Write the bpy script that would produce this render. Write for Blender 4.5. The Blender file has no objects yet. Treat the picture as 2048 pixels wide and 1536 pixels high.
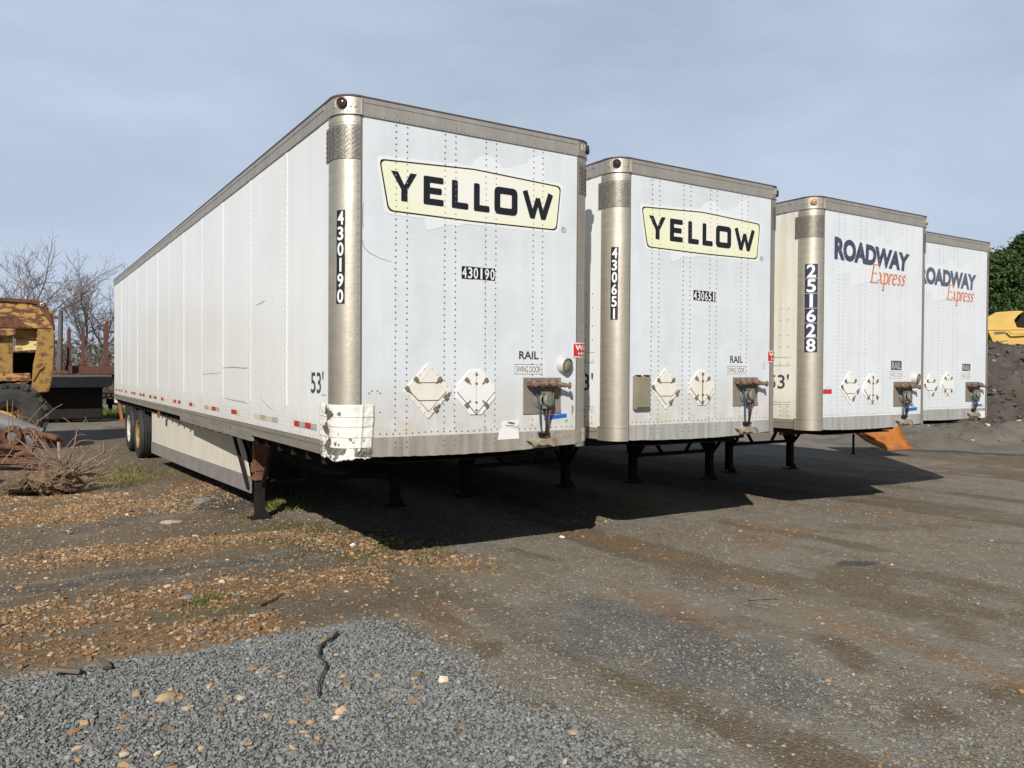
import bpy, bmesh, math, random
import numpy as np
from mathutils import Vector, Matrix

random.seed(11)
rng = np.random.default_rng(11)
SC = bpy.context.scene
COL = SC.collection
R_ = math.radians

# ---------------------------------------------------------------- camera
CAM = np.array([-2.2820020872932387, -6.244874692690906, 1.8389233928364521])
YAW, PITCH, ROLL, FPX = 0.5639316305593223, -0.014364197998058334, 0.0060486198044039565, 1596.69280002357
def cam_axes():
    cy, sy, cp, sp = math.cos(YAW), math.sin(YAW), math.cos(PITCH), math.sin(PITCH)
    f = np.array([sy*cp, cy*cp, sp]); r = np.array([cy, -sy, 0.0]); u = np.cross(r, f)
    c, s = math.cos(ROLL), math.sin(ROLL)
    return c*r + s*u, -s*r + c*u, f
RIGHT, UP, FWD = cam_axes()
cam_data = bpy.data.cameras.new('camera')
cam_ob = bpy.data.objects.new('camera', cam_data); COL.objects.link(cam_ob)
cam_data.sensor_width = 36.0
cam_data.lens = FPX/2048*36.0
cam_data.clip_start = 0.05; cam_data.clip_end = 5000
cam_ob.matrix_world = Matrix(((RIGHT[0], UP[0], -FWD[0], CAM[0]), (RIGHT[1], UP[1], -FWD[1], CAM[1]),
                              (RIGHT[2], UP[2], -FWD[2], CAM[2]), (0, 0, 0, 1)))
SC.camera = cam_ob

# ---------------------------------------------------------------- light
SUN_DIR = Vector((1.10, 1.23, -1.13)).normalized()      # the way the light travels
SUN_EL = math.asin(-SUN_DIR.z)
SUN_ROT = math.atan2(-SUN_DIR.x, -SUN_DIR.y)
sun = bpy.data.lights.new('sun', 'SUN'); sun.energy = 5.0; sun.angle = R_(0.5); sun.color = (1.0, 0.955, 0.885)
sun_ob = bpy.data.objects.new('sun', sun); COL.objects.link(sun_ob)
sun_ob.rotation_euler = SUN_DIR.to_track_quat('-Z', 'Y').to_euler()
SC.view_settings.view_transform = 'Standard'
SC.view_settings.look = 'None'
SC.view_settings.exposure = 0.0
SC.view_settings.gamma = 1.0
SC.view_settings.use_curve_mapping = False

world = bpy.data.worlds.new('World'); SC.world = world; world.use_nodes = True
wt = world.node_tree; wt.nodes.clear()
def wn(t, **k):
    n = wt.nodes.new(t)
    for a, b in k.items(): setattr(n, a, b)
    return n
w_out = wn('ShaderNodeOutputWorld'); w_bg = wn('ShaderNodeBackground'); w_bg.inputs['Strength'].default_value = 0.055
w_sky = wn('ShaderNodeTexSky', sky_type='NISHITA', sun_disc=False)
w_sky.sun_elevation = SUN_EL; w_sky.sun_rotation = SUN_ROT
w_sky.air_density = 1.0; w_sky.dust_density = 0.6; w_sky.ozone_density = 2.2
w_tc = wn('ShaderNodeTexCoord')
w_map = wn('ShaderNodeMapping'); w_map.inputs['Scale'].default_value = (1.0, 1.3, 3.4); w_map.inputs['Rotation'].default_value = (0.25, -0.2, 0.3)
w_n = wn('ShaderNodeTexNoise'); w_n.inputs['Scale'].default_value = 1.5; w_n.inputs['Detail'].default_value = 7
w_n.inputs['Roughness'].default_value = 0.55; w_n.inputs['Distortion'].default_value = 0.25
w_ramp = wn('ShaderNodeValToRGB')
w_ramp.color_ramp.elements[0].position = 0.33; w_ramp.color_ramp.elements[0].color = (0.66, 0.66, 0.66, 1)
w_ramp.color_ramp.elements[1].position = 0.66; w_ramp.color_ramp.elements[1].color = (1, 1, 1, 1)
w_mix = wn('ShaderNodeMix', data_type='RGBA'); w_mix.inputs[7].default_value = (10.0, 11.6, 14.4, 1)
wl = wt.links.new
wl(w_tc.outputs['Generated'], w_map.inputs['Vector']); wl(w_map.outputs[0], w_n.inputs['Vector'])
# cloud veil only over the viewed north-east; clear sky elsewhere shaped to deepen shadows
w_dot = wn('ShaderNodeVectorMath', operation='DOT_PRODUCT'); w_dot.inputs[1].default_value = (0.62, 0.78, -0.25)
w_mr = wn('ShaderNodeMapRange', interpolation_type='SMOOTHSTEP'); w_mr.inputs[1].default_value = 0.05; w_mr.inputs[2].default_value = 0.62; w_mr.inputs[3].default_value = 0.08
w_mul = wn('ShaderNodeMath', operation='MULTIPLY')
wl(w_tc.outputs['Generated'], w_dot.inputs[0]); wl(w_dot.outputs['Value'], w_mr.inputs[0])
wl(w_n.outputs[0], w_ramp.inputs[0]); wl(w_ramp.outputs[0], w_mul.inputs[0]); wl(w_mr.outputs[0], w_mul.inputs[1]); wl(w_mul.outputs[0], w_mix.inputs[0])
wl(w_sky.outputs[0], w_mix.inputs[6]); wl(w_mix.outputs[2], w_bg.inputs['Color']); wl(w_bg.outputs[0], w_out.inputs[0])

# ---------------------------------------------------------------- helpers
def bg(u, depth, z=0.0):
    """a place on the ground by bearing and distance"""
    lat = (u - 1024)/FPX*depth
    return (CAM[0] + RIGHT[0]*lat + FWD[0]*depth, CAM[1] + RIGHT[1]*lat + FWD[1]*depth, z)

def sstep(a, b, x):
    t = np.clip((np.asarray(x, float) - a)/(b - a), 0, 1); return t*t*(3 - 2*t)

_perm = rng.random((256, 256))
def vnoise(x, y):
    xi = np.floor(x).astype(int); yi = np.floor(y).astype(int); fx = x - xi; fy = y - yi
    fx = fx*fx*(3-2*fx); fy = fy*fy*(3-2*fy)
    g = lambda a, b: _perm[a % 256, b % 256]
    return (g(xi, yi)*(1-fx) + g(xi+1, yi)*fx)*(1-fy) + (g(xi, yi+1)*(1-fx) + g(xi+1, yi+1)*fx)*fy
def fbm(x, y, o=4):
    x = np.asarray(x, float); y = np.asarray(y, float)
    s = 0; a = 0.5
    for k in range(o):
        s = s + a*vnoise(x*2**k + 17.3*k, y*2**k - 9.1*k); a *= 0.5
    return s/(1 - 0.5**o)

def tag(o, label=None, cat=None, group=None, kind=None):
    if label: o['label'] = label
    if cat: o['category'] = cat
    if group: o['group'] = group
    if kind: o['kind'] = kind
    return o
def empty(name, loc, rz=0.0):
    o = bpy.data.objects.new(name, None); COL.objects.link(o); o.empty_display_size = 0.3
    o.location = loc; o.rotation_euler = (0, 0, rz); return o

class MB:
    def __init__(s): s.v = []; s.f = []; s.m = []
    def add(s, vs, fs, mi=0):
        b = len(s.v); s.v += [tuple(map(float, p)) for p in vs]
        s.f += [tuple(i + b for i in f) for f in fs]; s.m += [mi]*len(fs); return s
    def box(s, x0, x1, y0, y1, z0, z1, mi=0, fn=None):
        vs = [(x, y, z) for z in (z0, z1) for y in (y0, y1) for x in (x0, x1)]
        if fn: vs = [fn(*p) for p in vs]
        return s.add(vs, [(0,2,3,1),(4,5,7,6),(0,1,5,4),(2,6,7,3),(0,4,6,2),(1,3,7,5)], mi)
    def bar(s, p0, p1, w, h, mi=0, up=(0,0,1)):
        p0, p1 = Vector(p0), Vector(p1); d = (p1-p0).normalized(); u = Vector(up)
        a = d.cross(u)
        if a.length < 1e-4: a = d.cross(Vector((1,0,0)))
        a.normalize(); b = a.cross(d)
        vs = []
        for p in (p0, p1):
            for i, j in ((-1,-1),(1,-1),(1,1),(-1,1)): vs.append(p + a*(w/2*i) + b*(h/2*j))
        return s.add(vs, [(0,1,2,3),(7,6,5,4),(0,4,5,1),(1,5,6,2),(2,6,7,3),(3,7,4,0)], mi)
    def tube(s, pts, r, n=8, mi=0, caps=True):
        P = [Vector(p) for p in pts]; rr = r if isinstance(r, (list, tuple)) else [r]*len(P)
        ref = None; vs = []
        for i, p in enumerate(P):
            d = (P[min(i+1, len(P)-1)] - P[max(i-1, 0)]).normalized()
            if ref is None:
                ref = d.cross(Vector((0,0,1)))
                if ref.length < 1e-3: ref = d.cross(Vector((1,0,0)))
            ref = (ref - d*ref.dot(d)).normalized(); b = d.cross(ref)
            for k in range(n):
                a = 2*math.pi*k/n; vs.append(p + (ref*math.cos(a) + b*math.sin(a))*rr[i])
        fs = [(i*n+k, i*n+(k+1) % n, (i+1)*n+(k+1) % n, (i+1)*n+k) for i in range(len(P)-1) for k in range(n)]
        if caps: fs += [tuple(range(n))[::-1], tuple(range((len(P)-1)*n, len(P)*n))]
        return s.add(vs, fs, mi)
    def lathe(s, prof, o, axis, n=24, mi=0):
        """prof: list of (distance along axis, radius)"""
        ax = Vector(axis).normalized(); a = ax.cross(Vector((0,0,1)))
        if a.length < 1e-3: a = Vector((1,0,0))
        a.normalize(); b = ax.cross(a); o = Vector(o); vs = []
        for h, r in prof:
            for k in range(n):
                t = 2*math.pi*k/n; vs.append(o + ax*h + (a*math.cos(t) + b*math.sin(t))*max(r, 1e-4))
        fs = [(i*n+k, i*n+(k+1) % n, (i+1)*n+(k+1) % n, (i+1)*n+k) for i in range(len(prof)-1) for k in range(n)]
        return s.add(vs, fs, mi)
    def prism(s, poly, fn, h0, h1, mi=0):
        n = len(poly)
        vs = [fn(a, b, h1) for a, b in poly] + [fn(a, b, h0) for a, b in poly]
        ar = sum(poly[i][0]*poly[(i+1) % n][1] - poly[(i+1) % n][0]*poly[i][1] for i in range(n))
        idx = list(range(n)) if ar > 0 else list(range(n))[::-1]
        fs = [tuple(idx)]
        for q in range(n):
            i, j = idx[q], idx[(q+1) % n]; fs.append((i, i+n, j+n, j))
        return s.add(vs, fs, mi)
    def rivet(s, p, nrm, r=0.006, mi=0, n=6):
        nv = Vector(nrm).normalized(); a = nv.cross(Vector((0,0,1)))
        if a.length < 1e-3: a = Vector((1,0,0))
        a.normalize(); b = nv.cross(a); p = Vector(p); vs = []
        for h, q in ((0, 1.0), (0.55, 0.72)):
            for k in range(n):
                t = 2*math.pi*k/n; vs.append(p + nv*(h*r) + (a*math.cos(t) + b*math.sin(t))*(q*r))
        vs.append(p + nv*(0.75*r))
        fs = [(k, (k+1) % n, n+(k+1) % n, n+k) for k in range(n)] + [(n+k, n+(k+1) % n, 2*n) for k in range(n)]
        return s.add(vs, fs, mi)
    def build(s, name, mats, parent=None, smooth=None, bevel=0.0):
        me = bpy.data.meshes.new(name); me.from_pydata(s.v, [], s.f)
        for m in (mats if isinstance(mats, (list, tuple)) else [mats]): me.materials.append(m)
        me.polygons.foreach_set('material_index', s.m)
        if smooth is not None:
            me.polygons.foreach_set('use_smooth', [True]*len(s.f)); me.set_sharp_from_angle(angle=R_(smooth))
        me.update()
        o = bpy.data.objects.new(name, me); COL.objects.link(o)
        if parent is not None: o.parent = parent
        if bevel:
            b = o.modifiers.new('bevel', 'BEVEL'); b.width = bevel; b.segments = 2; b.limit_method = 'ANGLE'; b.angle_limit = R_(40)
        return o

_txt = {}
def text2d(body, offset=0.0, sp=1.0, cuts=1):
    """built-in lettering as flat triangles, fitted to the unit square"""
    k = (body, offset, sp, cuts)
    if k in _txt: return _txt[k]
    cu = bpy.data.curves.new('lettering', 'FONT'); cu.body = body; cu.offset = offset; cu.space_character = sp; cu.resolution_u = 4
    ob = bpy.data.objects.new('lettering', cu); COL.objects.link(ob); bpy.context.view_layer.update()
    me = bpy.data.meshes.new_from_object(ob.evaluated_get(bpy.context.evaluated_depsgraph_get()))
    bm = bmesh.new(); bm.from_mesh(me); xs = [v.co.x for v in bm.verts]; x0, x1 = min(xs), max(xs)
    nb = cuts
    for k in range(1, nb): bmesh.ops.bisect_plane(bm, geom=bm.verts[:]+bm.edges[:]+bm.faces[:], plane_co=(x0+(x1-x0)*k/nb, 0, 0), plane_no=(1, 0, 0))
    bm.to_mesh(me); bm.free()
    vs = np.array([v.co[:2] for v in me.vertices]); fs = [tuple(p.vertices) for p in me.polygons]
    bpy.data.objects.remove(ob); bpy.data.meshes.remove(me); bpy.data.curves.remove(cu)
    lo, hi = vs.min(0), vs.max(0); vs = (vs - lo)/(hi - lo)
    _txt[k] = (vs, fs); return _txt[k]
def put_text(mb, body, s0, s1, z0, z1, fn, h, mi=0, offset=0.0, sp=1.0, quad=None, cuts=1):
    vs, fs = text2d(body, offset, sp, cuts); P = []
    for a, b in vs:
        if quad:   # corners: bottom-left, bottom-right, top-right, top-left
            q = [np.array(c) for c in quad]; c = (q[0]*(1-a)+q[1]*a)*(1-b) + (q[3]*(1-a)+q[2]*a)*b
            P.append(fn(c[0], c[1], h))
        else: P.append(fn(s0 + (s1-s0)*a, z0 + (z1-z0)*b, h))
    # text polygons face +Z in text space: (s,z) seen from outside keeps that winding
    mb.add(P, fs, mi)
def stroke(mb, pts, w, fn, h, mi=0):
    """a flat ribbon with mitred joints; w one width or one per point"""
    P = [np.array(p, float) for p in pts]; n = len(P); W = w if isinstance(w, (list, tuple)) else [w]*n
    vs = []
    for i in range(n):
        d0 = P[i]-P[i-1] if i else P[1]-P[0]; d1 = P[i+1]-P[i] if i < n-1 else P[i]-P[i-1]
        d0 = d0/np.linalg.norm(d0); d1 = d1/np.linalg.norm(d1)
        n0 = np.array([-d0[1], d0[0]]); n1 = np.array([-d1[1], d1[0]]); m = n0+n1; m /= np.linalg.norm(m)
        m = m/max(0.4, m @ n0); vs += [P[i]+m*W[i]/2, P[i]-m*W[i]/2]
    mb.add([fn(a[0], a[1], h) for a in vs], [(2*i+1, 2*i+3, 2*i+2, 2*i) for i in range(n-1)], mi)
def round_poly(pts, r, k=5):
    out = []; n = len(pts)
    for i in range(n):
        p = np.array(pts[i], float); a = np.array(pts[i-1], float)-p; b = np.array(pts[(i+1) % n], float)-p
        a /= np.linalg.norm(a); b /= np.linalg.norm(b)
        for j in range(k+1):
            t = j/k; q = (1-t)**2*(p+a*r) + 2*t*(1-t)*p + t*t*(p+b*r); out.append(tuple(q))
    return out

# ---------------------------------------------------------------- materials
def mat(name, col, rough=0.6, metal=0.0, col2=None, scale=6.0, lo=0.35, hi=0.65, amt=1.0, stretch=(1,1,1),
        bump=0.0, bscale=40.0, wave=0.0, wscale=1.5, dirt=None, spec=0.5, attr=None, streak=None, rough2=None):
    m = bpy.data.materials.new(name); m.use_nodes = True; t = m.node_tree; N = t.nodes; L = t.links.new
    b = N['Principled BSDF']; b.inputs['Roughness'].default_value = rough; b.inputs['Metallic'].default_value = metal
    b.inputs['Specular IOR Level'].default_value = spec
    tc = N.new('ShaderNodeTexCoord')
    def noise(sc, st=(1,1,1), det=6, ro=0.6):
        mp = N.new('ShaderNodeMapping'); mp.inputs['Scale'].default_value = st
        n = N.new('ShaderNodeTexNoise'); n.inputs['Scale'].default_value = sc; n.inputs['Detail'].default_value = det
        n.inputs['Roughness'].default_value = ro
        L(tc.outputs['Object'], mp.inputs[0]); L(mp.outputs[0], n.inputs['Vector']); return n.outputs[0]
    def rng_(sock, a, c, lo_=0.0, hi_=1.0):
        r = N.new('ShaderNodeMapRange'); r.inputs[1].default_value = a; r.inputs[2].default_value = c
        r.inputs[3].default_value = lo_; r.inputs[4].default_value = hi_; L(sock, r.inputs[0]); return r.outputs[0]
    def mix(f, a, c):
        x = N.new('ShaderNodeMix'); x.data_type = 'RGBA'
        for i, q in ((6, a), (7, c)):
            if isinstance(q, tuple): x.inputs[i].default_value = (*q, 1)
            else: L(q, x.inputs[i])
        L(f, x.inputs[0]); return x.outputs[2]
    def mul(a, c):
        x = N.new('ShaderNodeMath'); x.operation = 'MULTIPLY'
        for i, q in enumerate((a, c)):
            if isinstance(q, (int, float)): x.inputs[i].default_value = q
            else: L(q, x.inputs[i])
        return x.outputs[0]
    c = col
    if attr:
        an = N.new('ShaderNodeAttribute'); an.attribute_name = attr; c = an.outputs['Color']
    if col2:
        f = rng_(noise(scale, stretch), lo, hi, 0, amt); c = mix(f, c, col2)
        if rough2 is not None: L(rng_(f, 0, 1, rough, rough2), b.inputs['Roughness'])
    if streak:      # (colour, amount, scale): runs down the surface
        f = rng_(noise(streak[2], (1, 1, 0.06), 4), 0.45, 0.75, 0, streak[1]); c = mix(f, c, streak[0])
    if dirt:        # (colour, z_low, z_high, amount): splash dirt that fades upward
        sx = N.new('ShaderNodeSeparateXYZ'); L(tc.outputs['Object'], sx.inputs[0])
        f = mul(rng_(sx.outputs[2], dirt[1], dirt[2], dirt[3], 0), rng_(noise(9, (1, 1, 0.7), 8, 0.7), 0.3, 0.6)); c = mix(f, c, dirt[0])
    if isinstance(c, tuple): b.inputs['Base Color'].default_value = (*c, 1)
    else: L(c, b.inputs['Base Color'])
    prev = None
    for amt_, sc_ in ((wave, wscale), (bump, bscale)):
        if amt_:
            bp = N.new('ShaderNodeBump'); bp.inputs['Strength'].default_value = min(1, amt_); bp.inputs['Distance'].default_value = 0.02 if sc_ > 5 else 0.05
            L(noise(sc_, (1,1,1) if sc_ > 5 else (1, 1, 0.6), 3), bp.inputs['Height'])
            if prev: L(prev, bp.inputs['Normal'])
            prev = bp.outputs[0]
    if prev: L(prev, b.inputs['Normal'])
    return m

DUST = (0.52, 0.44, 0.31)
MT = dict(
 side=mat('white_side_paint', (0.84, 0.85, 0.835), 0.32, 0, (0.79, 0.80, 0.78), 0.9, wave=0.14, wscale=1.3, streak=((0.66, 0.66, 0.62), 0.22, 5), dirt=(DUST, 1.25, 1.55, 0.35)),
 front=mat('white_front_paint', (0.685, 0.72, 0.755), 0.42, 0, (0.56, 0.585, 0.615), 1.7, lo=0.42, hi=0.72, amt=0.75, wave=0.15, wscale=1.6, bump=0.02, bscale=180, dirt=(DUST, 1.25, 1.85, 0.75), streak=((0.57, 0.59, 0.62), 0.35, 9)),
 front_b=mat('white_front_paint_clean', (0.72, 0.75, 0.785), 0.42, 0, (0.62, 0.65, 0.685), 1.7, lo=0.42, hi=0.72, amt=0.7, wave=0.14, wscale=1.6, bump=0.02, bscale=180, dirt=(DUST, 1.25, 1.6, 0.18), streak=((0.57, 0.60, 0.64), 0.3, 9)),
 cream=mat('cream_side_paint', (0.77, 0.765, 0.69), 0.38, 0, (0.72, 0.71, 0.62), 1.5, streak=((0.46, 0.41, 0.28), 0.45, 7), dirt=((0.33, 0.25, 0.14), 1.15, 1.6, 0.7)),
 rivet=mat('rivet_heads', (0.25, 0.245, 0.24), 0.6, 0.2),
 wrivet=mat('painted_rivet_heads', (0.36, 0.36, 0.35), 0.5, 0.1),
 alu=mat('weathered_aluminium', (0.43, 0.41, 0.37), 0.55, 0.35, (0.35, 0.33, 0.295), 3, streak=((0.28, 0.26, 0.23), 0.5, 12)),
 alu2=mat('dull_aluminium_rail', (0.36, 0.335, 0.285), 0.55, 0.45, (0.27, 0.245, 0.20), 4, stretch=(1, 0.4, 3)),
 lip=mat('brown_roof_lip', (0.085, 0.06, 0.052), 0.7),
 seam=mat('dark_seam_sealant', (0.16, 0.13, 0.11), 0.7),
 steel=mat('brushed_stainless_post', (0.62, 0.57, 0.475), 0.42, 0.72, (0.52, 0.475, 0.39), 2.5, stretch=(1, 1, 8), rough2=0.5, streak=((0.33, 0.29, 0.23), 0.45, 8), bump=0.06, bscale=55, wave=0.12, wscale=4),
 tread=mat('tread_plate_metal', (0.36, 0.33, 0.285), 0.42, 0.65, (0.27, 0.245, 0.21), 20),
 sill=mat('scuffed_steel_sill', (0.47, 0.46, 0.44), 0.5, 0.25, (0.33, 0.32, 0.30), 3.5, stretch=(1, 1, 0.2), rough2=0.65, streak=((0.64, 0.635, 0.62), 0.75, 14), bump=0.08, bscale=25),
 sill_b=mat('grimy_steel_sill', (0.40, 0.37, 0.325), 0.55, 0.2, (0.27, 0.235, 0.19), 3.0, stretch=(1, 1, 0.25), streak=((0.56, 0.545, 0.51), 0.6, 14), bump=0.08, bscale=25),
 black=mat('black_vinyl', (0.012, 0.013, 0.018), 0.4),
 navy=mat('navy_vinyl', (0.022, 0.028, 0.07), 0.45),
 dnavy=mat('faded_navy_lettering', (0.045, 0.055, 0.10), 0.5, 0, (0.075, 0.085, 0.13), 14),
 fnavy=mat('sun_faded_navy_lettering', (0.085, 0.10, 0.15), 0.5, 0, (0.12, 0.135, 0.18), 14),
 orange=mat('orange_lettering', (0.62, 0.14, 0.035), 0.5, 0, (0.70, 0.24, 0.10), 30),
 white=mat('white_vinyl', (0.78, 0.78, 0.76), 0.42),
 grey_ink=mat('dark_grey_ink', (0.06, 0.06, 0.065), 0.5),
 ghost=mat('cleaner_paint_patch', (0.735, 0.76, 0.79), 0.40),
 red=mat('red_vinyl', (0.58, 0.03, 0.035), 0.42),
 redtape=mat('red_reflective_tape', (0.48, 0.022, 0.03), 0.35, 0, (0.60, 0.30, 0.24), 26, lo=0.60, hi=0.68),
 silvertape=mat('silver_reflective_tape', (0.42, 0.42, 0.40), 0.35, 0.2, (0.58, 0.56, 0.5), 12),
 tantape=mat('faded_tan_tape', (0.66, 0.57, 0.40), 0.5, 0, (0.60, 0.50, 0.34), 20),
 creampl=mat('cream_placard_paint', (0.77, 0.755, 0.69), 0.42, 0, (0.71, 0.68, 0.60), 6, bump=0.03, bscale=60),
 groove=mat('dark_groove', (0.14, 0.115, 0.085), 0.8),
 rustclip=mat('rusty_clip', (0.20, 0.12, 0.065), 0.7, 0.3, (0.30, 0.25, 0.19), 40),
 taupe=mat('taupe_grey_plate', (0.205, 0.18, 0.155), 0.55, 0.1, (0.26, 0.22, 0.18), 8),
 box=mat('khaki_plastic', (0.22, 0.195, 0.14), 0.55, 0, (0.27, 0.235, 0.17), 6),
 castrust=mat('rusty_cast_fitting', (0.115, 0.04, 0.026), 0.8, 0.1, (0.25, 0.19, 0.145), 38),
 brass=mat('dirty_brass', (0.34, 0.27, 0.19), 0.5, 0.5, (0.22, 0.17, 0.12), 30),
 socket=mat('grey_green_socket', (0.16, 0.165, 0.135), 0.6, 0.2, (0.25, 0.24, 0.19), 25),
 hose_blue=mat('blue_hose', (0.055, 0.085, 0.15), 0.55), hose_red=mat('red_hose', (0.22, 0.065, 0.07), 0.55), hose_black=mat('black_hose', (0.03, 0.022, 0.022), 0.6),
 beige=mat('beige_bracket', (0.40, 0.345, 0.265), 0.7, 0.1, (0.20, 0.16, 0.12), 14, bump=0.2, bscale=30),
 bluetape=mat('blue_masking_tape', (0.012, 0.13, 0.55), 0.55),
 bluemark=mat('dark_blue_ink', (0.008, 0.05, 0.26), 0.6),
 green=mat('green_marker_paint', (0.03, 0.62, 0.13), 0.5),
 lens_clear=mat('clear_lamp_lens', (0.36, 0.34, 0.24), 0.12, 0, (0.16, 0.14, 0.07), 40, spec=0.8),
 lens_dark=mat('dark_red_lens', (0.09, 0.022, 0.016), 0.15, 0, spec=0.8),
 lens_amber=mat('amber_lens', (0.72, 0.20, 0.045), 0.2, 0, spec=0.8),
 rubber=mat('black_rubber', (0.016, 0.016, 0.017), 0.75, 0, (0.03, 0.028, 0.026), 5, bump=0.05, bscale=60),
 wheel=mat('white_wheel_rim', (0.62, 0.62, 0.60), 0.5, 0, (0.42, 0.36, 0.28), 8),
 wheel_y=mat('yellowed_wheel_rim', (0.30, 0.215, 0.09), 0.6, 0, (0.30, 0.18, 0.08), 8),
 skirt=mat('cream_skirt_panel', (0.66, 0.625, 0.535), 0.5, 0, (0.60, 0.56, 0.46), 2.5, streak=((0.45, 0.38, 0.27), 0.3, 6)),
 skirt_r=mat('grey_rubber_skirt', (0.19, 0.18, 0.165), 0.75, 0, (0.24, 0.22, 0.195), 4),
 rust=mat('brown_rust', (0.135, 0.055, 0.028), 0.8, 0.15, (0.20, 0.10, 0.055), 9, bump=0.08, bscale=60),
 dark=mat('black_chassis_and_shade', (0.010, 0.0095, 0.0095), 0.75, 0.0, (0.024, 0.018, 0.014), 8, spec=0.2),  # chassis black, set near-black to stand in for deep shade too
 lamp_grey=mat('grey_white_housing', (0.50, 0.50, 0.47), 0.5),
 patch=mat('white_patch_tape', (0.82, 0.80, 0.755), 0.5, 0, (0.74, 0.70, 0.62), 7, bump=0.25, bscale=22),
 torn=mat('crumpled_torn_metal', (0.10, 0.095, 0.08), 0.55, 0.5, (0.36, 0.35, 0.31), 24, bump=0.9, bscale=32),
 roof=mat('roof_sheet', (0.5, 0.5, 0.48), 0.5),
 scratch=mat('scratch_marks', (0.33, 0.30, 0.26), 0.7),
)

# ---------------------------------------------------------------- ground
T3Y = 0.0
def ground_h(x, y):
    x = np.asarray(x, float); y = np.asarray(y, float)
    far = np.clip((np.hypot(x-2, y) - 25)/60, 0, 1)
    h = -0.16*sstep(5.0, 12.5, x)*sstep(-14, -2, y) + (fbm(x*0.35, y*0.35, 3) - 0.5)*0.05*(1-far)*sstep(1.5, 6, np.hypot(x+1, y-3))
    h = h + (fbm(x*1.7+5, y*1.7, 4) - 0.5)*0.028*(1-far)
    h = h + 0.03*m_gravel(x, y) + 0.03*m_tan(x, y)
    return h
def wob(x, y, a=0.18, s=1.6): return (fbm(x*s+3, y*s+8, 4) - 0.5)*2*a
def m_gravel(x, y):
    w = wob(x, y, 0.16, 2.2)
    e1 = -0.79 - 0.03*x + w; rx = -0.10 - 0.12*(y+0.85) + wob(y, x, 0.14, 2.0)
    return sstep(-0.08, 0.12, e1 - y)*sstep(-0.35, 0.30, rx - x)
def blob(x, y, cx, cy, rx, ry, ang=0, soft=0.5):
    c, s = math.cos(ang), math.sin(ang); dx, dy = x-cx, y-cy
    d = np.hypot((c*dx+s*dy)/rx, (-s*dx+c*dy)/ry) + (fbm(x*2.5, y*2.5, 4)-0.5)*1.1
    return 1 - sstep(1-soft, 1+soft*0.5, d)
def line_blob(x, y, p, q, w, soft=0.6):
    p = np.array(p); q = np.array(q); d = q-p; L2 = d @ d
    t = np.clip(((x-p[0])*d[0] + (y-p[1])*d[1])/L2, 0, 1)
    dd = np.hypot(x-p[0]-t*d[0], y-p[1]-t*d[1])/w + (fbm(x*2.7+9, y*2.7, 4)-0.5)*1.2
    return 1 - sstep(1-soft, 1+soft*0.5, dd)
def m_tan(x, y):
    x = np.asarray(x, float); y = np.asarray(y, float)
    k = line_blob(x, y, (-2.9, 2.75), (0.3, 2.45), 0.42)
    k = np.maximum(k, 0.85*line_blob(x, y, (-2.9, 0.55), (0.35, 0.55), 0.45))
    k = np.maximum(k, 0.75*line_blob(x, y, (-2.9, -0.25), (-0.7, -0.45), 0.35))
    k = np.maximum(k, 0.8*line_blob(x, y, (-2.9, 5.2), (-0.9, 5.3), 0.75))
    k = np.maximum(k, 0.7*line_blob(x, y, (-2.6, 6.9), (-1.2, 6.5), 0.5))
    k = np.maximum(k, 0.45*line_blob(x, y, (0.0, 5.6), (0.6, 9.5), 0.5))
    k = np.maximum(k, 0.5*line_blob(x, y, (0.7, 2.2), (1.3, 0.4), 0.5))
    return k*(1-m_gravel(x, y))
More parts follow.
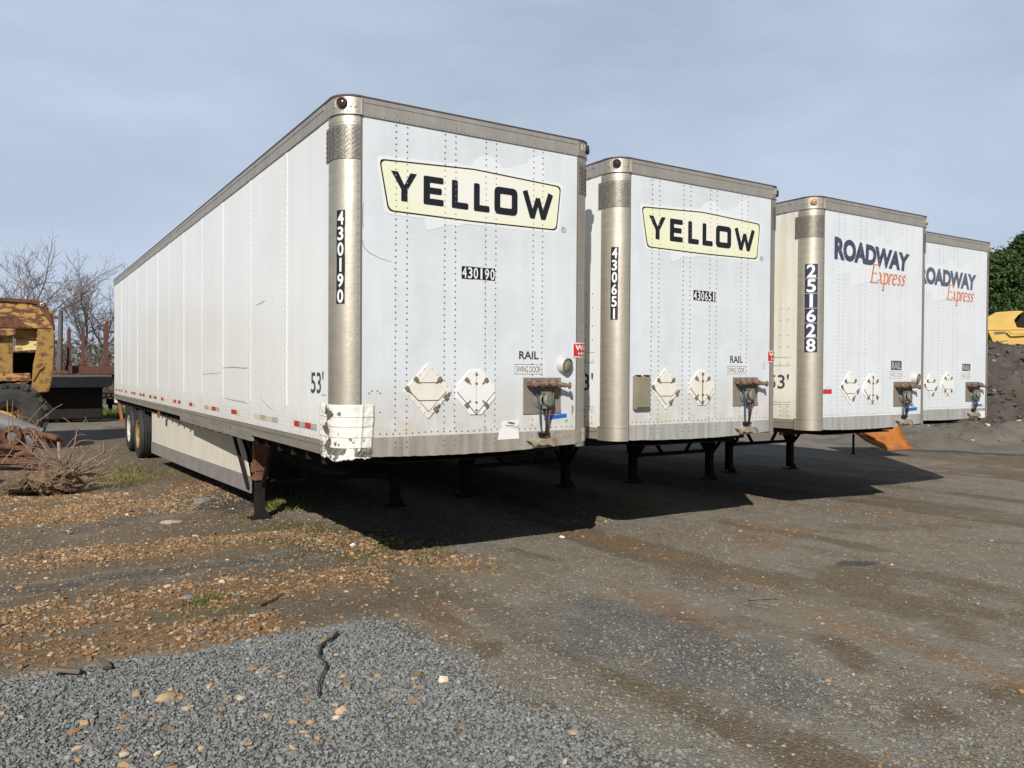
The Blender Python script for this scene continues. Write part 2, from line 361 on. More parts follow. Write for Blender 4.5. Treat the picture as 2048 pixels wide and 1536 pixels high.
def ground_masks(x, y):
    g = m_gravel(x, y); t = m_tan(x, y)
    d = 0*x
    for a, b, w, s in (((0.55, -0.05), (0.42, -1.75), 0.13, 1), ((0.75, 0.5), (0.65, -0.5), 0.22, .7), ((0.17, -2.7), (0.2, -3.6), 0.16, 1), ((1.95, -1.7), (2.02, -2.2), 0.08, .9), ((2.55, -2.6), (2.3, -3.3), 0.17, .9),
                       ((3.02, 0.7), (3.25, -0.25), 0.10, .8), ((2.15, 0.75), (2.27, 0.1), 0.10, .7), ((1.8, -3.7), (3.2, -4.3), 0.35, .8), ((3.6, -3.0), (4.6, -3.6), 0.4, .55), ((5.5, -0.2), (9.5, -1.2), 0.35, .5), ((6, 2.0), (4.5, 0.2), 0.25, .4),
                       ((0.2, 0.2), (0.0, -1.3), 0.16, .6), ((7.2, -1.8), (9, -2.6), 0.3, .5), ((12, 3.8), (19, 1.2), 1.2, .6), ((15, 3), (26, 3.5), 1.1, .55)):
        d = np.maximum(d, s*line_blob(x, y, a, b, w))
    st = sstep(0.50, 0.62, fbm(x*1.25 + 0.06*y + 20, y*0.20 + 31, 5))*sstep(0.0, 0.9, x + 0.4 + wob(x, y, 0.3, 0.7))*sstep(40, 25, np.hypot(x, y))
    d = d*(0.35 + 0.65*sstep(0.35, 0.62, fbm(x*4.2, y*4.2, 4)))
    d = np.maximum(d, 0.9*st*(0.5 + 0.5*sstep(0.3, 0.6, fbm(x*3.1+2, y*2.1, 4))))
    left = sstep(1.7, 0.4, x + wob(x, y, 0.5, 0.7))*sstep(-1.0, -0.4, y)*sstep(24, 17, y)
    strips = np.maximum(line_blob(x, y, (-2.9, 1.55), (0.4, 1.62), 0.24), line_blob(x, y, (-1.6, 4.0), (0.3, 5.6), 0.3))
    dl = left*(0.75 - 0.75*strips)
    o = line_blob(x, y, (2.95, -2.4), (2.8, -3.9), 0.18)*0.8
    o = np.maximum(o, 0.7*line_blob(x, y, (3.2, 1.0), (3.4, -0.3), 0.28)); o = np.maximum(o, 0.6*sstep(0.60, 0.70, fbm(x*0.9+40, y*0.7+11, 4))*sstep(0.5, 2, x)); o = np.maximum(o, 0.5*line_blob(x, y, (3.6, 0.6), (5.0, -0.2), 0.25))
    o = np.maximum(o, 0.55*line_blob(x, y, (13, 4.6), (15.5, 1.9), 0.5)); o = np.maximum(o, 0.8*line_blob(x, y, (16.2, 4.4), (17.6, 1.2), 0.4))
    o = np.maximum(o, 0.6*line_blob(x, y, (0.3, -1.5), (0.55, -0.6), 0.18)); o = np.maximum(o, 0.5*line_blob(x, y, (0.75, 1.2), (1.7, 0.7), 0.2))
    mo = 0.95*blob(x, y, 0.75, 2.2, 0.75, 1.7, 0.3) + 0.8*blob(x, y, 0.95, 4.6, 0.25, 0.5) + 0.5*blob(x, y, -0.9, 0.2, 0.7, 0.3) + 0.6*blob(x, y, -0.6, 9.0, 0.8, 1.6) + 0.9*blob(x, y, -0.4, 10.2, 0.4, 0.6)
    far_g = blob(x, y, 1.3, 30, 3.0, 2.2)
    wet_shade = 0.9*blob(x, y, 4.75, -1.5, 0.32, 0.16, -0.4) + 0.55*strips*left + 0.6*blob(x, y, 0.35, 5.2, 0.5, 1.0)
    wet_shade = wet_shade + 0.9*line_blob(x, y, (17.9, 6.8), (19.3, 3.9), 0.42, 0.3) + 0.9*line_blob(x, y, (19.3, 3.9), (21.2, 0.5), 0.42, 0.3)  # dark strip past the plow: a shadow painted into the ground colour
    red = 0.8*line_blob(x, y, (-1.6, -0.42), (-0.7, -0.5), 0.1) + 0.8*line_blob(x, y, (-2.4, -0.1), (-2.0, -0.25), 0.1)
    c = lambda a: np.clip(a, 0, 1)
    return c(t), c(g), c(np.maximum(d, dl*(1-g)*0.9)), c(mo + far_g*1.2), c(wet_shade), c(np.maximum(o, red))

def axis(lo, hi, st, far):
    a = list(np.arange(lo, hi+1e-6, st)); d = st
    while a[-1] < far: d *= 1.045 if a[-1] < 36 else 1.3; a.append(a[-1]+d)
    d = st
    while a[0] > -far: d *= 1.28; a.insert(0, a[0]-d)
    return np.array(a)
gx = axis(-3.6, 13.0, 0.07, 1500); gy = axis(-5.2, 10.5, 0.07, 1500)
X, Y = np.meshgrid(gx, gy); X = X.ravel(); Y = Y.ravel()
Z = ground_h(X, Y)
def grid_mesh(name, X, Y, Z, nx, ny):
    me = bpy.data.meshes.new(name)
    i = np.arange((nx-1)*(ny-1)); r = i//(nx-1); c = i % (nx-1); a = r*nx+c
    q = np.stack([a, a+1, a+nx+1, a+nx], 1).astype(np.int32)
    me.vertices.add(len(X)); me.vertices.foreach_set('co', np.stack([X, Y, Z], 1).astype(np.float32).ravel())
    me.loops.add(q.size); me.loops.foreach_set('vertex_index', q.ravel())
    me.polygons.add(len(q)); me.polygons.foreach_set('loop_start', np.arange(0, q.size, 4, dtype=np.int32))
    me.polygons.foreach_set('use_smooth', np.ones(len(q), bool)); me.update(calc_edges=True); me.validate(); return me
def set_attr(me, name, rgb):
    at = me.color_attributes.new(name, 'FLOAT_COLOR', 'POINT')
    at.data.foreach_set('color', np.concatenate([rgb, np.ones((len(rgb), 1))], 1).astype(np.float32).ravel())
gme = grid_mesh('ground', X, Y, Z, len(gx), len(gy))
mt, mg, md, mo, mw, mr = ground_masks(X, Y)
mg2 = np.maximum(mg, 0.55*np.maximum(blob(X, Y, 1.5, -2.1, 1.1, 1.7, 0.1, 0.8), 0.8*blob(X, Y, 3.2, -1.2, 0.9, 0.9, 0.2, 0.8))*(1 - 0.8*md))   # thin spread of the same grey chips
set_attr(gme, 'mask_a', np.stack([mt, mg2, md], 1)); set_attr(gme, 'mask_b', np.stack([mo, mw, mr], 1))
ground = bpy.data.objects.new('ground', gme); COL.objects.link(ground); tag(ground, kind='structure')

def ground_material():
    m = bpy.data.materials.new('gravel_yard'); m.use_nodes = True; t = m.node_tree; N = t.nodes; L = t.links.new
    b = N['Principled BSDF']; b.inputs['Roughness'].default_value = 0.9; b.inputs['Specular IOR Level'].default_value = 0.25
    tc = N.new('ShaderNodeTexCoord'); P = tc.outputs['Object']
    def noise(sc, det=5, ro=0.6):
        n = N.new('ShaderNodeTexNoise'); n.inputs['Scale'].default_value = sc; n.inputs['Detail'].default_value = det; n.inputs['Roughness'].default_value = ro
        L(P, n.inputs['Vector']); return n.outputs[0]
    def vor(sc):
        n = N.new('ShaderNodeTexVoronoi'); n.inputs['Scale'].default_value = sc; L(P, n.inputs['Vector']); return n
    def rg(s, a, c, lo=0.0, hi=1.0):
        r = N.new('ShaderNodeMapRange'); r.inputs[1].default_value = a; r.inputs[2].default_value = c; r.inputs[3].default_value = lo; r.inputs[4].default_value = hi; L(s, r.inputs[0]); return r.outputs[0]
    def mth(op, a, c):
        x = N.new('ShaderNodeMath'); x.operation = op
        for i, q in enumerate((a, c)):
            if isinstance(q, (int, float)): x.inputs[i].default_value = q
            else: L(q, x.inputs[i])
        return x.outputs[0]
    def mix(f, a, c, bt='MIX'):
        x = N.new('ShaderNodeMix'); x.data_type = 'RGBA'; x.blend_type = bt
        for i, q in ((6, a), (7, c)):
            if isinstance(q, tuple): x.inputs[i].default_value = (*q, 1)
            else: L(q, x.inputs[i])
        if isinstance(f, (int, float)): x.inputs[0].default_value = f
        else: L(f, x.inputs[0])
        return x.outputs[2]
    def att(n):
        a = N.new('ShaderNodeAttribute'); a.attribute_name = n; s = N.new('ShaderNodeSeparateColor'); L(a.outputs['Color'], s.inputs[0]); return s.outputs
    A, B = att('mask_a'), att('mask_b')
    v1 = vor(62.0); v2 = vor(28.0); sep = N.new('ShaderNodeSeparateColor'); L(v1.outputs['Color'], sep.inputs[0])
    sep2 = N.new('ShaderNodeSeparateColor'); L(v2.outputs['Color'], sep2.inputs[0])
    big = noise(0.45, 5, 0.6); mid = noise(3.2, 6, 0.65); fine = noise(90, 4, 0.7); fine2 = noise(17, 5, 0.7)
    base = mix(rg(big, 0.35, 0.65), (0.235, 0.222, 0.190), (0.215, 0.182, 0.130))
    base = mix(rg(mid, 0.42, 0.66, 0, 0.75), base, (0.165, 0.130, 0.083))
    mp = N.new('ShaderNodeMapping'); mp.inputs['Scale'].default_value = (1.7, 0.26, 1); mp.inputs['Rotation'].default_value = (0, 0, 0.06); L(P, mp.inputs[0])
    ns = N.new('ShaderNodeTexNoise'); ns.inputs['Scale'].default_value = 1.0; ns.inputs['Detail'].default_value = 7; ns.inputs['Roughness'].default_value = 0.62; L(mp.outputs[0], ns.inputs['Vector'])
    base = mix(rg(ns.outputs[0], 0.52, 0.66, 0, 0.6), base, mix(rg(noise(11, 5, .7), .35, .65), (0.090, 0.066, 0.040), (0.135, 0.102, 0.064)))
    base = mix(rg(sep.outputs[0], 0.25, 1.0, 0, 0.42), base, (0.31, 0.30, 0.265))
    base = mix(mth('MULTIPLY', rg(sep.outputs[1], 0.90, 0.94), 0.8), base, (0.31, 0.21, 0.11))
    base = mix(mth('MULTIPLY', rg(sep2.outputs[1], 0.955, 0.965), 0.7), base, (0.40, 0.38, 0.34))
    def grow(mask, lo=0.30, hi=0.62, n=mid):   # break the edges of a patch with noise
        return rg(mth('ADD', mth('MULTIPLY', mask, 0.75), mth('MULTIPLY', n, 0.42)), lo+0.08, hi+0.08)
    c = mix(mth('MULTIPLY', mth('MULTIPLY', grow(A[2]), rg(sep.outputs[2], 0.0, 0.8, 1.0, 0.45)), 0.9), base, mix(rg(fine2, .3, .7), (0.094, 0.067, 0.036), (0.150, 0.110, 0.062)))
    tanc = mix(sep2.outputs[0], (0.150, 0.090, 0.040), (0.30, 0.195, 0.105))
    c = mix(mth('MULTIPLY', grow(A[0]), 0.85), c, tanc)
    c = mix(mth('MULTIPLY', mth('MULTIPLY', grow(B[2]), rg(fine2, 0.35, 0.6)), 0.6), c, mix(sep2.outputs[0], (0.19, 0.10, 0.045), (0.33, 0.20, 0.10)))
    c = mix(mth('MULTIPLY', grow(B[0]), 0.75), c, mix(rg(fine2, .3, .7), (0.075, 0.072, 0.020), (0.15, 0.125, 0.052)))
    c = mix(mth('MULTIPLY', grow(A[1]), 0.95), c, mix(sep.outputs[0], (0.07, 0.071, 0.070), (0.165, 0.17, 0.168)))
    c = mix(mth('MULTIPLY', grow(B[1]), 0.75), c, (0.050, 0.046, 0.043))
    c = mix(rg(fine, 0.3, 0.75, 0, 0.55), c, mix(1.0, c, (0.45, 0.44, 0.43), 'MULTIPLY'))
    L(c, b.inputs['Base Color'])
    h = mth('ADD', mth('MULTIPLY', v1.outputs['Distance'], -0.6), mth('MULTIPLY', fine2, 0.9))
    bp = N.new('ShaderNodeBump'); bp.inputs['Strength'].default_value = 0.75; bp.inputs['Distance'].default_value = 0.016; L(h, bp.inputs['Height']); L(bp.outputs[0], b.inputs['Normal'])
    return m
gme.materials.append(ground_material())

# ---- loose stones as real geometry
def ico(kind):
    bm = bmesh.new()
    if kind == 0: bmesh.ops.create_icosphere(bm, subdivisions=1, radius=1)
    else:
        bmesh.ops.create_cube(bm, size=1.3)
        bmesh.ops.bevel(bm, geom=list(bm.edges), offset=0.22, segments=1, affect='EDGES')
    bmesh.ops.triangulate(bm, faces=bm.faces[:])
    v = np.array([p.co[:] for p in bm.verts]); f = np.array([[q.index for q in p.verts] for p in bm.faces]); bm.free(); return v, f
def octa():
    v = np.array([(1,0,0),(0,1,0),(-1,0,0),(0,-1,0),(0,0,1),(0,0,-1)], float)
    f = np.array([(0,1,4),(1,2,4),(2,3,4),(3,0,4),(1,0,5),(2,1,5),(3,2,5),(0,3,5)]); return v, f
def stones(name, px, py, size, cols, base, jag=0.35, flat=(0.5, 0.9), lift=0.25, smooth=False, variants=14, label=None, hf=None):
    v0, f0 = base; n = len(px); nv = len(v0)
    V = np.stack([v0*(1 + (rng.random((nv, 1)) - 0.5)*jag) + (rng.random((nv, 3))-0.5)*jag*0.35 for _ in range(variants)])
    vv = V[rng.integers(0, variants, n)]
    sc = np.stack([size*rng.uniform(0.75, 1.35, n), size*rng.uniform(0.65, 1.0, n), size*rng.uniform(*flat, n)], 1)/2
    vv = vv*sc[:, None, :]
    a = rng.uniform(0, 2*np.pi, n); ca, sa = np.cos(a)[:, None], np.sin(a)[:, None]
    t = rng.normal(0, 0.35, n)[:, None]; ct, st = np.cos(t), np.sin(t)
    y = vv[:, :, 1]*ct - vv[:, :, 2]*st; z = vv[:, :, 1]*st + vv[:, :, 2]*ct; x = vv[:, :, 0]
    wx = x*ca - y*sa + px[:, None]; wy = x*sa + y*ca + py[:, None]; wz = z + ((hf or ground_h)(px, py) + size*lift)[:, None]
    co = np.stack([wx, wy, wz], 2).reshape(-1, 3)
    F = (f0[None] + (np.arange(n)*nv)[:, None, None]).reshape(-1, 3).astype(np.int32)
    me = bpy.data.meshes.new(name); me.vertices.add(len(co)); me.vertices.foreach_set('co', co.astype(np.float32).ravel())
    me.loops.add(F.size); me.loops.foreach_set('vertex_index', F.ravel()); me.polygons.add(len(F))
    me.polygons.foreach_set('loop_start', np.arange(0, F.size, 3, dtype=np.int32))
    me.polygons.foreach_set('use_smooth', np.full(len(F), smooth)); me.update(calc_edges=True)
    set_attr(me, 'stone', np.repeat(cols, nv, 0)); me.materials.append(STONE)
    o = bpy.data.objects.new(name, me); COL.objects.link(o); tag(o, label, 'gravel', kind='stuff'); return o
STONE = mat('loose_stone', (0.2, 0.2, 0.2), 0.8, 0, attr='stone', bump=0.15, bscale=120, spec=0.3)
def pal(n, cs, ws, j=0.18):
    cs = np.array(cs); c = cs[rng.choice(len(cs), n, p=np.array(ws)/sum(ws))]; return np.clip(c*(1 + rng.normal(0, j, (n, 1))), 0.01, 0.8)
def scatter(n, x0, x1, y0, y1, dens):
    x = rng.uniform(x0, x1, n); y = rng.uniform(y0, y1, n); k = rng.random(n) < dens(x, y); return x[k], y[k]
GREYS = [(0.195, 0.199, 0.188), (0.235, 0.237, 0.226), (0.285, 0.28, 0.267), (0.16, 0.162, 0.154), (0.22, 0.228, 0.20)]
TANS = [(0.30, 0.195, 0.10), (0.38, 0.27, 0.165), (0.24, 0.14, 0.065), (0.46, 0.38, 0.28), (0.175, 0.105, 0.055), (0.23, 0.215, 0.19), (0.30, 0.15, 0.06)]
ICO, CHIP, OCT = ico(0), ico(1), octa()
x, y = scatter(105000, -2.9, 1.4, -4.9, -0.55, lambda x, y: m_gravel(x, y)*1.0)
stones('crushed_gravel', x, y, rng.uniform(0.009, 0.023, len(x))*np.where(rng.random(len(x)) < 0.05, 1.7, 1), pal(len(x), GREYS, [3, 3, 0.8, 2, 1.6], 0.13), CHIP, 0.5, (0.4, 0.8), 0.3, label='loose grey crushed gravel bank in the near left corner')
x, y = scatter(900, -2.9, 0.6, -4.6, -0.7, lambda x, y: m_gravel(x, y)*(0.1 + 0.8*sstep(0.52, 0.7, fbm(x*0.9, y*0.9+4, 3))))
stones('tan_cobbles', x, y, rng.uniform(0.025, 0.065, len(x)), pal(len(x), TANS, [3, 3, 1.5, 1.0, .6, .6, .8])*1.15, ICO, 0.55, (0.3, 0.55), 0.16, False, label='rounded tan pebbles scattered over the grey gravel bank')
x, y = scatter(60000, -2.9, 2.2, -0.9, 7.5, lambda x, y: np.clip(m_tan(x, y)*(0.25 + 0.9*sstep(0.35, 0.62, fbm(x*1.8, y*1.8, 3))) + 0.05*(x < 1.0)*(1-m_gravel(x, y)), 0, 1))
s = rng.uniform(0.015, 0.046, len(x))*np.where(rng.random(len(x)) < 0.06, 1.7, 1)
stones('tan_pebbles', x, y, s, pal(len(x), TANS, [3, 1.6, 3, .5, 3, 1.0, 1]), CHIP, 0.6, (0.3, 0.6), 0.10, label='rows of tan and orange pebbles over the dirt left of the first trailer')
x, y = scatter(26000, -2.9, 2.0, -1.0, 16, lambda x, y: (0.12 + 0.5*sstep(.45, .7, fbm(x*1.3, y*1.3, 3)))*(1-m_gravel(x, y))*sstep(1.9, 0.5, x))
stones('dirt_pebbles', x, y, rng.uniform(0.012, 0.035, len(x)), pal(len(x), TANS + GREYS[:2], [2, 1, 3, .5, 3, 1.5, 1, 1, 1]), OCT, 0.5, (0.35, 0.7), 0.2, label='small brown pebbles strewn on the dirt beside the first trailer')
x, y = scatter(230000, -0.5, 12, -5.0, 6.5, lambda x, y: (1-m_gravel(x, y))*(0.25 + 0.75*sstep(0.40, 0.62, fbm(x*0.8, y*0.8+7, 4)))*np.clip(1.5/(1 + 0.35*np.hypot(x-CAM[0], y-CAM[1])), 0, 1)*(1 - 0.9*np.clip(ground_masks(x, y)[2], 0, 1)))
stones('yard_gravel', x, y, rng.uniform(0.008, 0.022, len(x)), pal(len(x), GREYS + [(0.33, 0.33, 0.32), (0.26, 0.18, 0.10), (0.16, 0.135, 0.10)], [3, 2.5, 0.7, 2, 2, .22, 1.0, 2.5])*np.array([1.02, 0.98, 0.90]), OCT, 0.5, (0.35, 0.8), 0.18, label='compacted grey gravel chips across the open yard')
x, y = scatter(85000, -0.6, 5.5, -5.0, -0.6, lambda x, y: (1-m_gravel(x, y))*(0.2 + 0.8*sstep(0.36, 0.6, fbm(x*0.9+3, y*0.9, 4)))*np.clip(1.25 - 0.22*np.hypot(x-CAM[0], y-CAM[1]-0.5), 0, 1)*(1 - 0.85*np.clip(ground_masks(x, y)[2], 0, 1)))
stones('loose_chips', x, y, rng.uniform(0.010, 0.028, len(x)), pal(len(x), GREYS + [(0.27, 0.185, 0.11), (0.16, 0.135, 0.10)], [3, 3, .8, 2.0, 1.5, .6, 1.2])*np.array([1.0, 0.98, 0.93]), CHIP, 0.55, (0.35, 0.7), 0.10, label='loose grey stone chips in the near part of the yard')
x, y = scatter(2600, -0.3, 9, -4.6, 4, lambda x, y: 0.06 + np.clip(ground_masks(x, y)[5], 0, 1))
stones('orange_stones', x, y, rng.uniform(0.018, 0.05, len(x)), pal(len(x), [(0.33, 0.20, 0.10), (0.28, 0.14, 0.06), (0.42, 0.34, 0.24), (0.3, 0.3, 0.29)], [3, 2, 1, 1]), CHIP, 0.6, (0.25, 0.5), 0.10, False, label='orange stones scattered in streaks over the open yard')

# ---------------------------------------------------------------- semi-trailers
TW, TL, CR, ZB, ZT = 2.59, 16.1, 0.18, 1.13, 4.105
ARC = CR*math.pi/2
def M(s, z, h):
    """unrolled skin of a trailer: s runs left side -> front wall -> right side, h stands proud"""
    if s < CR:
        t = (CR - s)/CR
        if t < math.pi/2: return (CR - (CR+h)*math.sin(t), CR - (CR+h)*math.cos(t), z)
        return (-h, 2*CR - s - ARC, z)
    if s > TW-CR:
        t = (s - TW + CR)/CR
        if t < math.pi/2: return (TW - CR + (CR+h)*math.sin(t), CR - (CR+h)*math.cos(t), z)
        return (TW+h, CR + (s - TW + CR) - ARC, z)
    return (s, -h, z)
def mirror(s): return TW - s
def band(mb, s0, s1, z0, z1, h0, h1, mi=0, n=1, fn=M):
    ss = [s0 + (s1-s0)*k/n for k in range(n+1)]
    vs = []
    for s in ss: vs += [fn(s, z0, h0), fn(s, z0, h1), fn(s, z1, h1), fn(s, z1, h0)]
    fs = [(4*k+a, 4*k+b, 4*k+4+b, 4*k+4+a) for k in range(n) for a, b in ((0, 1), (1, 2), (2, 3), (3, 0))]
    fs = [f[::-1] for f in fs]
    fs += [(0, 1, 2, 3), (4*n+3, 4*n+2, 4*n+1, 4*n)]
    mb.add(vs, [f[::-1] for f in fs], mi)
def srivet(mb, s, z, h, r=0.006, mi=0):
    p = Vector(M(s, z, h)); q = Vector(M(s, z, h+0.1)); mb.rivet(p, q-p, r, mi)

# YELLOW lettering: thick rounded strokes in a box of height 1
def y_letters(mb, fn, h, mi=0):
    z0, z1 = 3.285, 3.532; w = 0.062
    hh = [h]
    def st(pts, ww=w): stroke(mb, pts, ww, fn, hh[0], mi); hh[0] += 0.0004
    def rect(s0, s1, a, b, r=0.016, corners=None):
        p = round_poly([(s0, a), (s1, a), (s1, b), (s0, b)], min(r, (s1-s0)/2.2, (b-a)/2.2), 4); mb.add([fn(c[0], c[1], hh[0]) for c in p], [tuple(range(len(p)))], mi); hh[0] += 0.0004
    # Y
    mb.add([fn(a, b, hh[0]) for a, b in ((0.447, z1), (0.512, z1), (0.572, 3.425), (0.628, z1), (0.690, z1), (0.603, 3.385), (0.603, z0+.006), (0.597, z0), (0.549, z0), (0.543, z0+.006), (0.543, 3.385))],
           [(0, 10, 2, 1), (2, 5, 4, 3), (10, 9, 8, 7, 6, 5, 2)], mi); hh[0] += 0.0004
    # E
    rect(0.752, 0.814, z0, z1); rect(0.762, 0.944, z1-0.056, z1); rect(0.762, 0.946, z0, z0+0.056); rect(0.80, 0.928, 3.381, 3.437)
    for a, b in ((1.026, 1.192), (1.248, 1.411)):
        rect(a, a+0.060, z0, z1); rect(a+0.006, b, z0, z0+0.056)
    # O: a squared ring
    out = round_poly([(1.461, z0), (1.711, z0), (1.711, z1), (1.461, z1)], 0.055, 6); inn = round_poly([(1.524, z0+.060), (1.648, z0+.060), (1.648, z1-.060), (1.524, z1-.060)], 0.012, 6); n = len(out)
    mb.add([fn(c[0], c[1], hh[0]) for c in out+inn], [(i, (i+1) % n, n+(i+1) % n, n+i) for i in range(n)], mi); hh[0] += 0.0004
    # W
    st([(1.793, z1), (1.878, z0+.01)], 0.056); st([(1.878, z0+.004), (1.938, z1-.055)], 0.047); st([(1.938, z1-.055), (1.998, z0+.004)], 0.047); st([(1.998, z0+.01), (2.083, z1)], 0.056)
    rect(1.852, 1.904, z0, z0+0.03); rect(1.972, 2.024, z0, z0+0.03)

def express(mb, fn, s0, z0, k, h, mi=0):
    """slanted serif lettering with thick and thin strokes"""
    hh = [h]; sl = 0.22
    def st(pts, w):
        w = [q*k for q in w] if isinstance(w, (list, tuple)) else w*k
        stroke(mb, [(s0 + (a + sl*b)*k, z0 + b*k) for a, b in pts], w, fn, hh[0], mi); hh[0] += 0.0003
    def arcp(cx, cy, rx, ry, a0, a1, n=9): return [(cx + rx*math.cos(R_(a0+(a1-a0)*i/n)), cy + ry*math.sin(R_(a0+(a1-a0)*i/n))) for i in range(n+1)]
    # E
    st([(0.10, 0), (0.10, 1.0)], 0.12); st([(-0.02, 0.98), (0.60, 0.98)], 0.05); st([(0.58, 1.0), (0.60, 0.78)], 0.05); st([(0.12, 0.52), (0.42, 0.52)], 0.05); st([(0.43, 0.42), (0.43, 0.62)], 0.04); st([(-0.04, 0.025), (0.58, 0.025)], 0.05); st([(0.57, 0.0), (0.62, 0.24)], 0.05)
    x = 0.66   # x
    st([(x, 0.0), (x+0.40, 0.60)], 0.05); st([(x+0.08, 0.60), (x+0.32, 0.0)], 0.11); st([(x-0.02, 0.59), (x+0.14, 0.59)], 0.04); st([(x+0.26, 0.015), (x+0.44, 0.02)], 0.04)
    x = 1.14   # p
    st([(x+0.06, -0.34), (x+0.06, 0.60)], 0.10); st([(x-0.06, -0.33), (x+0.18, -0.33)], 0.04); st(arcp(x+0.14, 0.30, 0.24, 0.28, 130, -130, 12), [0.04, 0.05, 0.07, 0.09, 0.11, 0.12, 0.12, 0.12, 0.11, 0.09, 0.07, 0.05, 0.04])
    x = 1.62   # r
    st([(x+0.04, 0.0), (x+0.04, 0.60)], 0.10); st([(x+0.06, 0.44), (x+0.16, 0.57), (x+0.28, 0.56)], [0.04, 0.06, 0.10])
    x = 1.98   # e
    st([(x, 0.31), (x+0.32, 0.38)], 0.045); st(arcp(x+0.17, 0.30, 0.19, 0.28, 15, 320, 14), [0.05, 0.06, 0.06, 0.06, 0.06, 0.08, 0.10, 0.11, 0.11, 0.11, 0.10, 0.08, 0.06, 0.05, 0.04])
    for x in (2.42, 2.80):   # s s
        st([(x+0.30, 0.47), (x+0.22, 0.57), (x+0.08, 0.52), (x+0.08, 0.40), (x+0.22, 0.27), (x+0.24, 0.12), (x+0.12, 0.02), (x-0.02, 0.10)], [0.05, 0.05, 0.07, 0.09, 0.11, 0.09, 0.06, 0.05])

def sub_text(name, parent, m, *args, **kw):
    mb = MB(); put_text(mb, *args, **kw); return mb.build(name, m, parent)

TYRE_PROF = [(-0.12, 0.30), (-0.135, 0.36), (-0.14, 0.43), (-0.125, 0.485), (-0.10, 0.503), (-0.06, 0.507), (-0.058, 0.495), (-0.045, 0.495), (-0.043, 0.509), (-0.008, 0.51), (-0.006, 0.497), (0.006, 0.497), (0.008, 0.51),
             (0.043, 0.509), (0.045, 0.495), (0.058, 0.495), (0.06, 0.507), (0.10, 0.503), (0.125, 0.485), (0.14, 0.43), (0.135, 0.36), (0.12, 0.30)]
def wheel(parent, x, y, z, side, rim_m):
    w = MB().lathe(TYRE_PROF, (x, y, z), (1, 0, 0), 40).build('tyre', MT['rubber'], parent, 35)
    o = -side   # outward
    r = MB(); r.lathe([(0.10*o, 0.302), (0.125*o, 0.30), (0.115*o, 0.27), (0.02*o, 0.25), (-0.01*o, 0.20), (0.03*o, 0.15), (0.035*o, 0.09), (0.10*o, 0.085), (0.115*o, 0.06), (0.115*o, 0.0)], (x, y, z), (1, 0, 0), 32)
    for k in range(10):
        a = 2*math.pi*k/10; r.lathe([(0.02*o, 0.018), (0.055*o, 0.016), (0.058*o, 0.0)], (x, y+0.125*math.cos(a), z+0.125*math.sin(a)), (1, 0, 0), 6)
    r.build('rim', rim_m, w, 40)

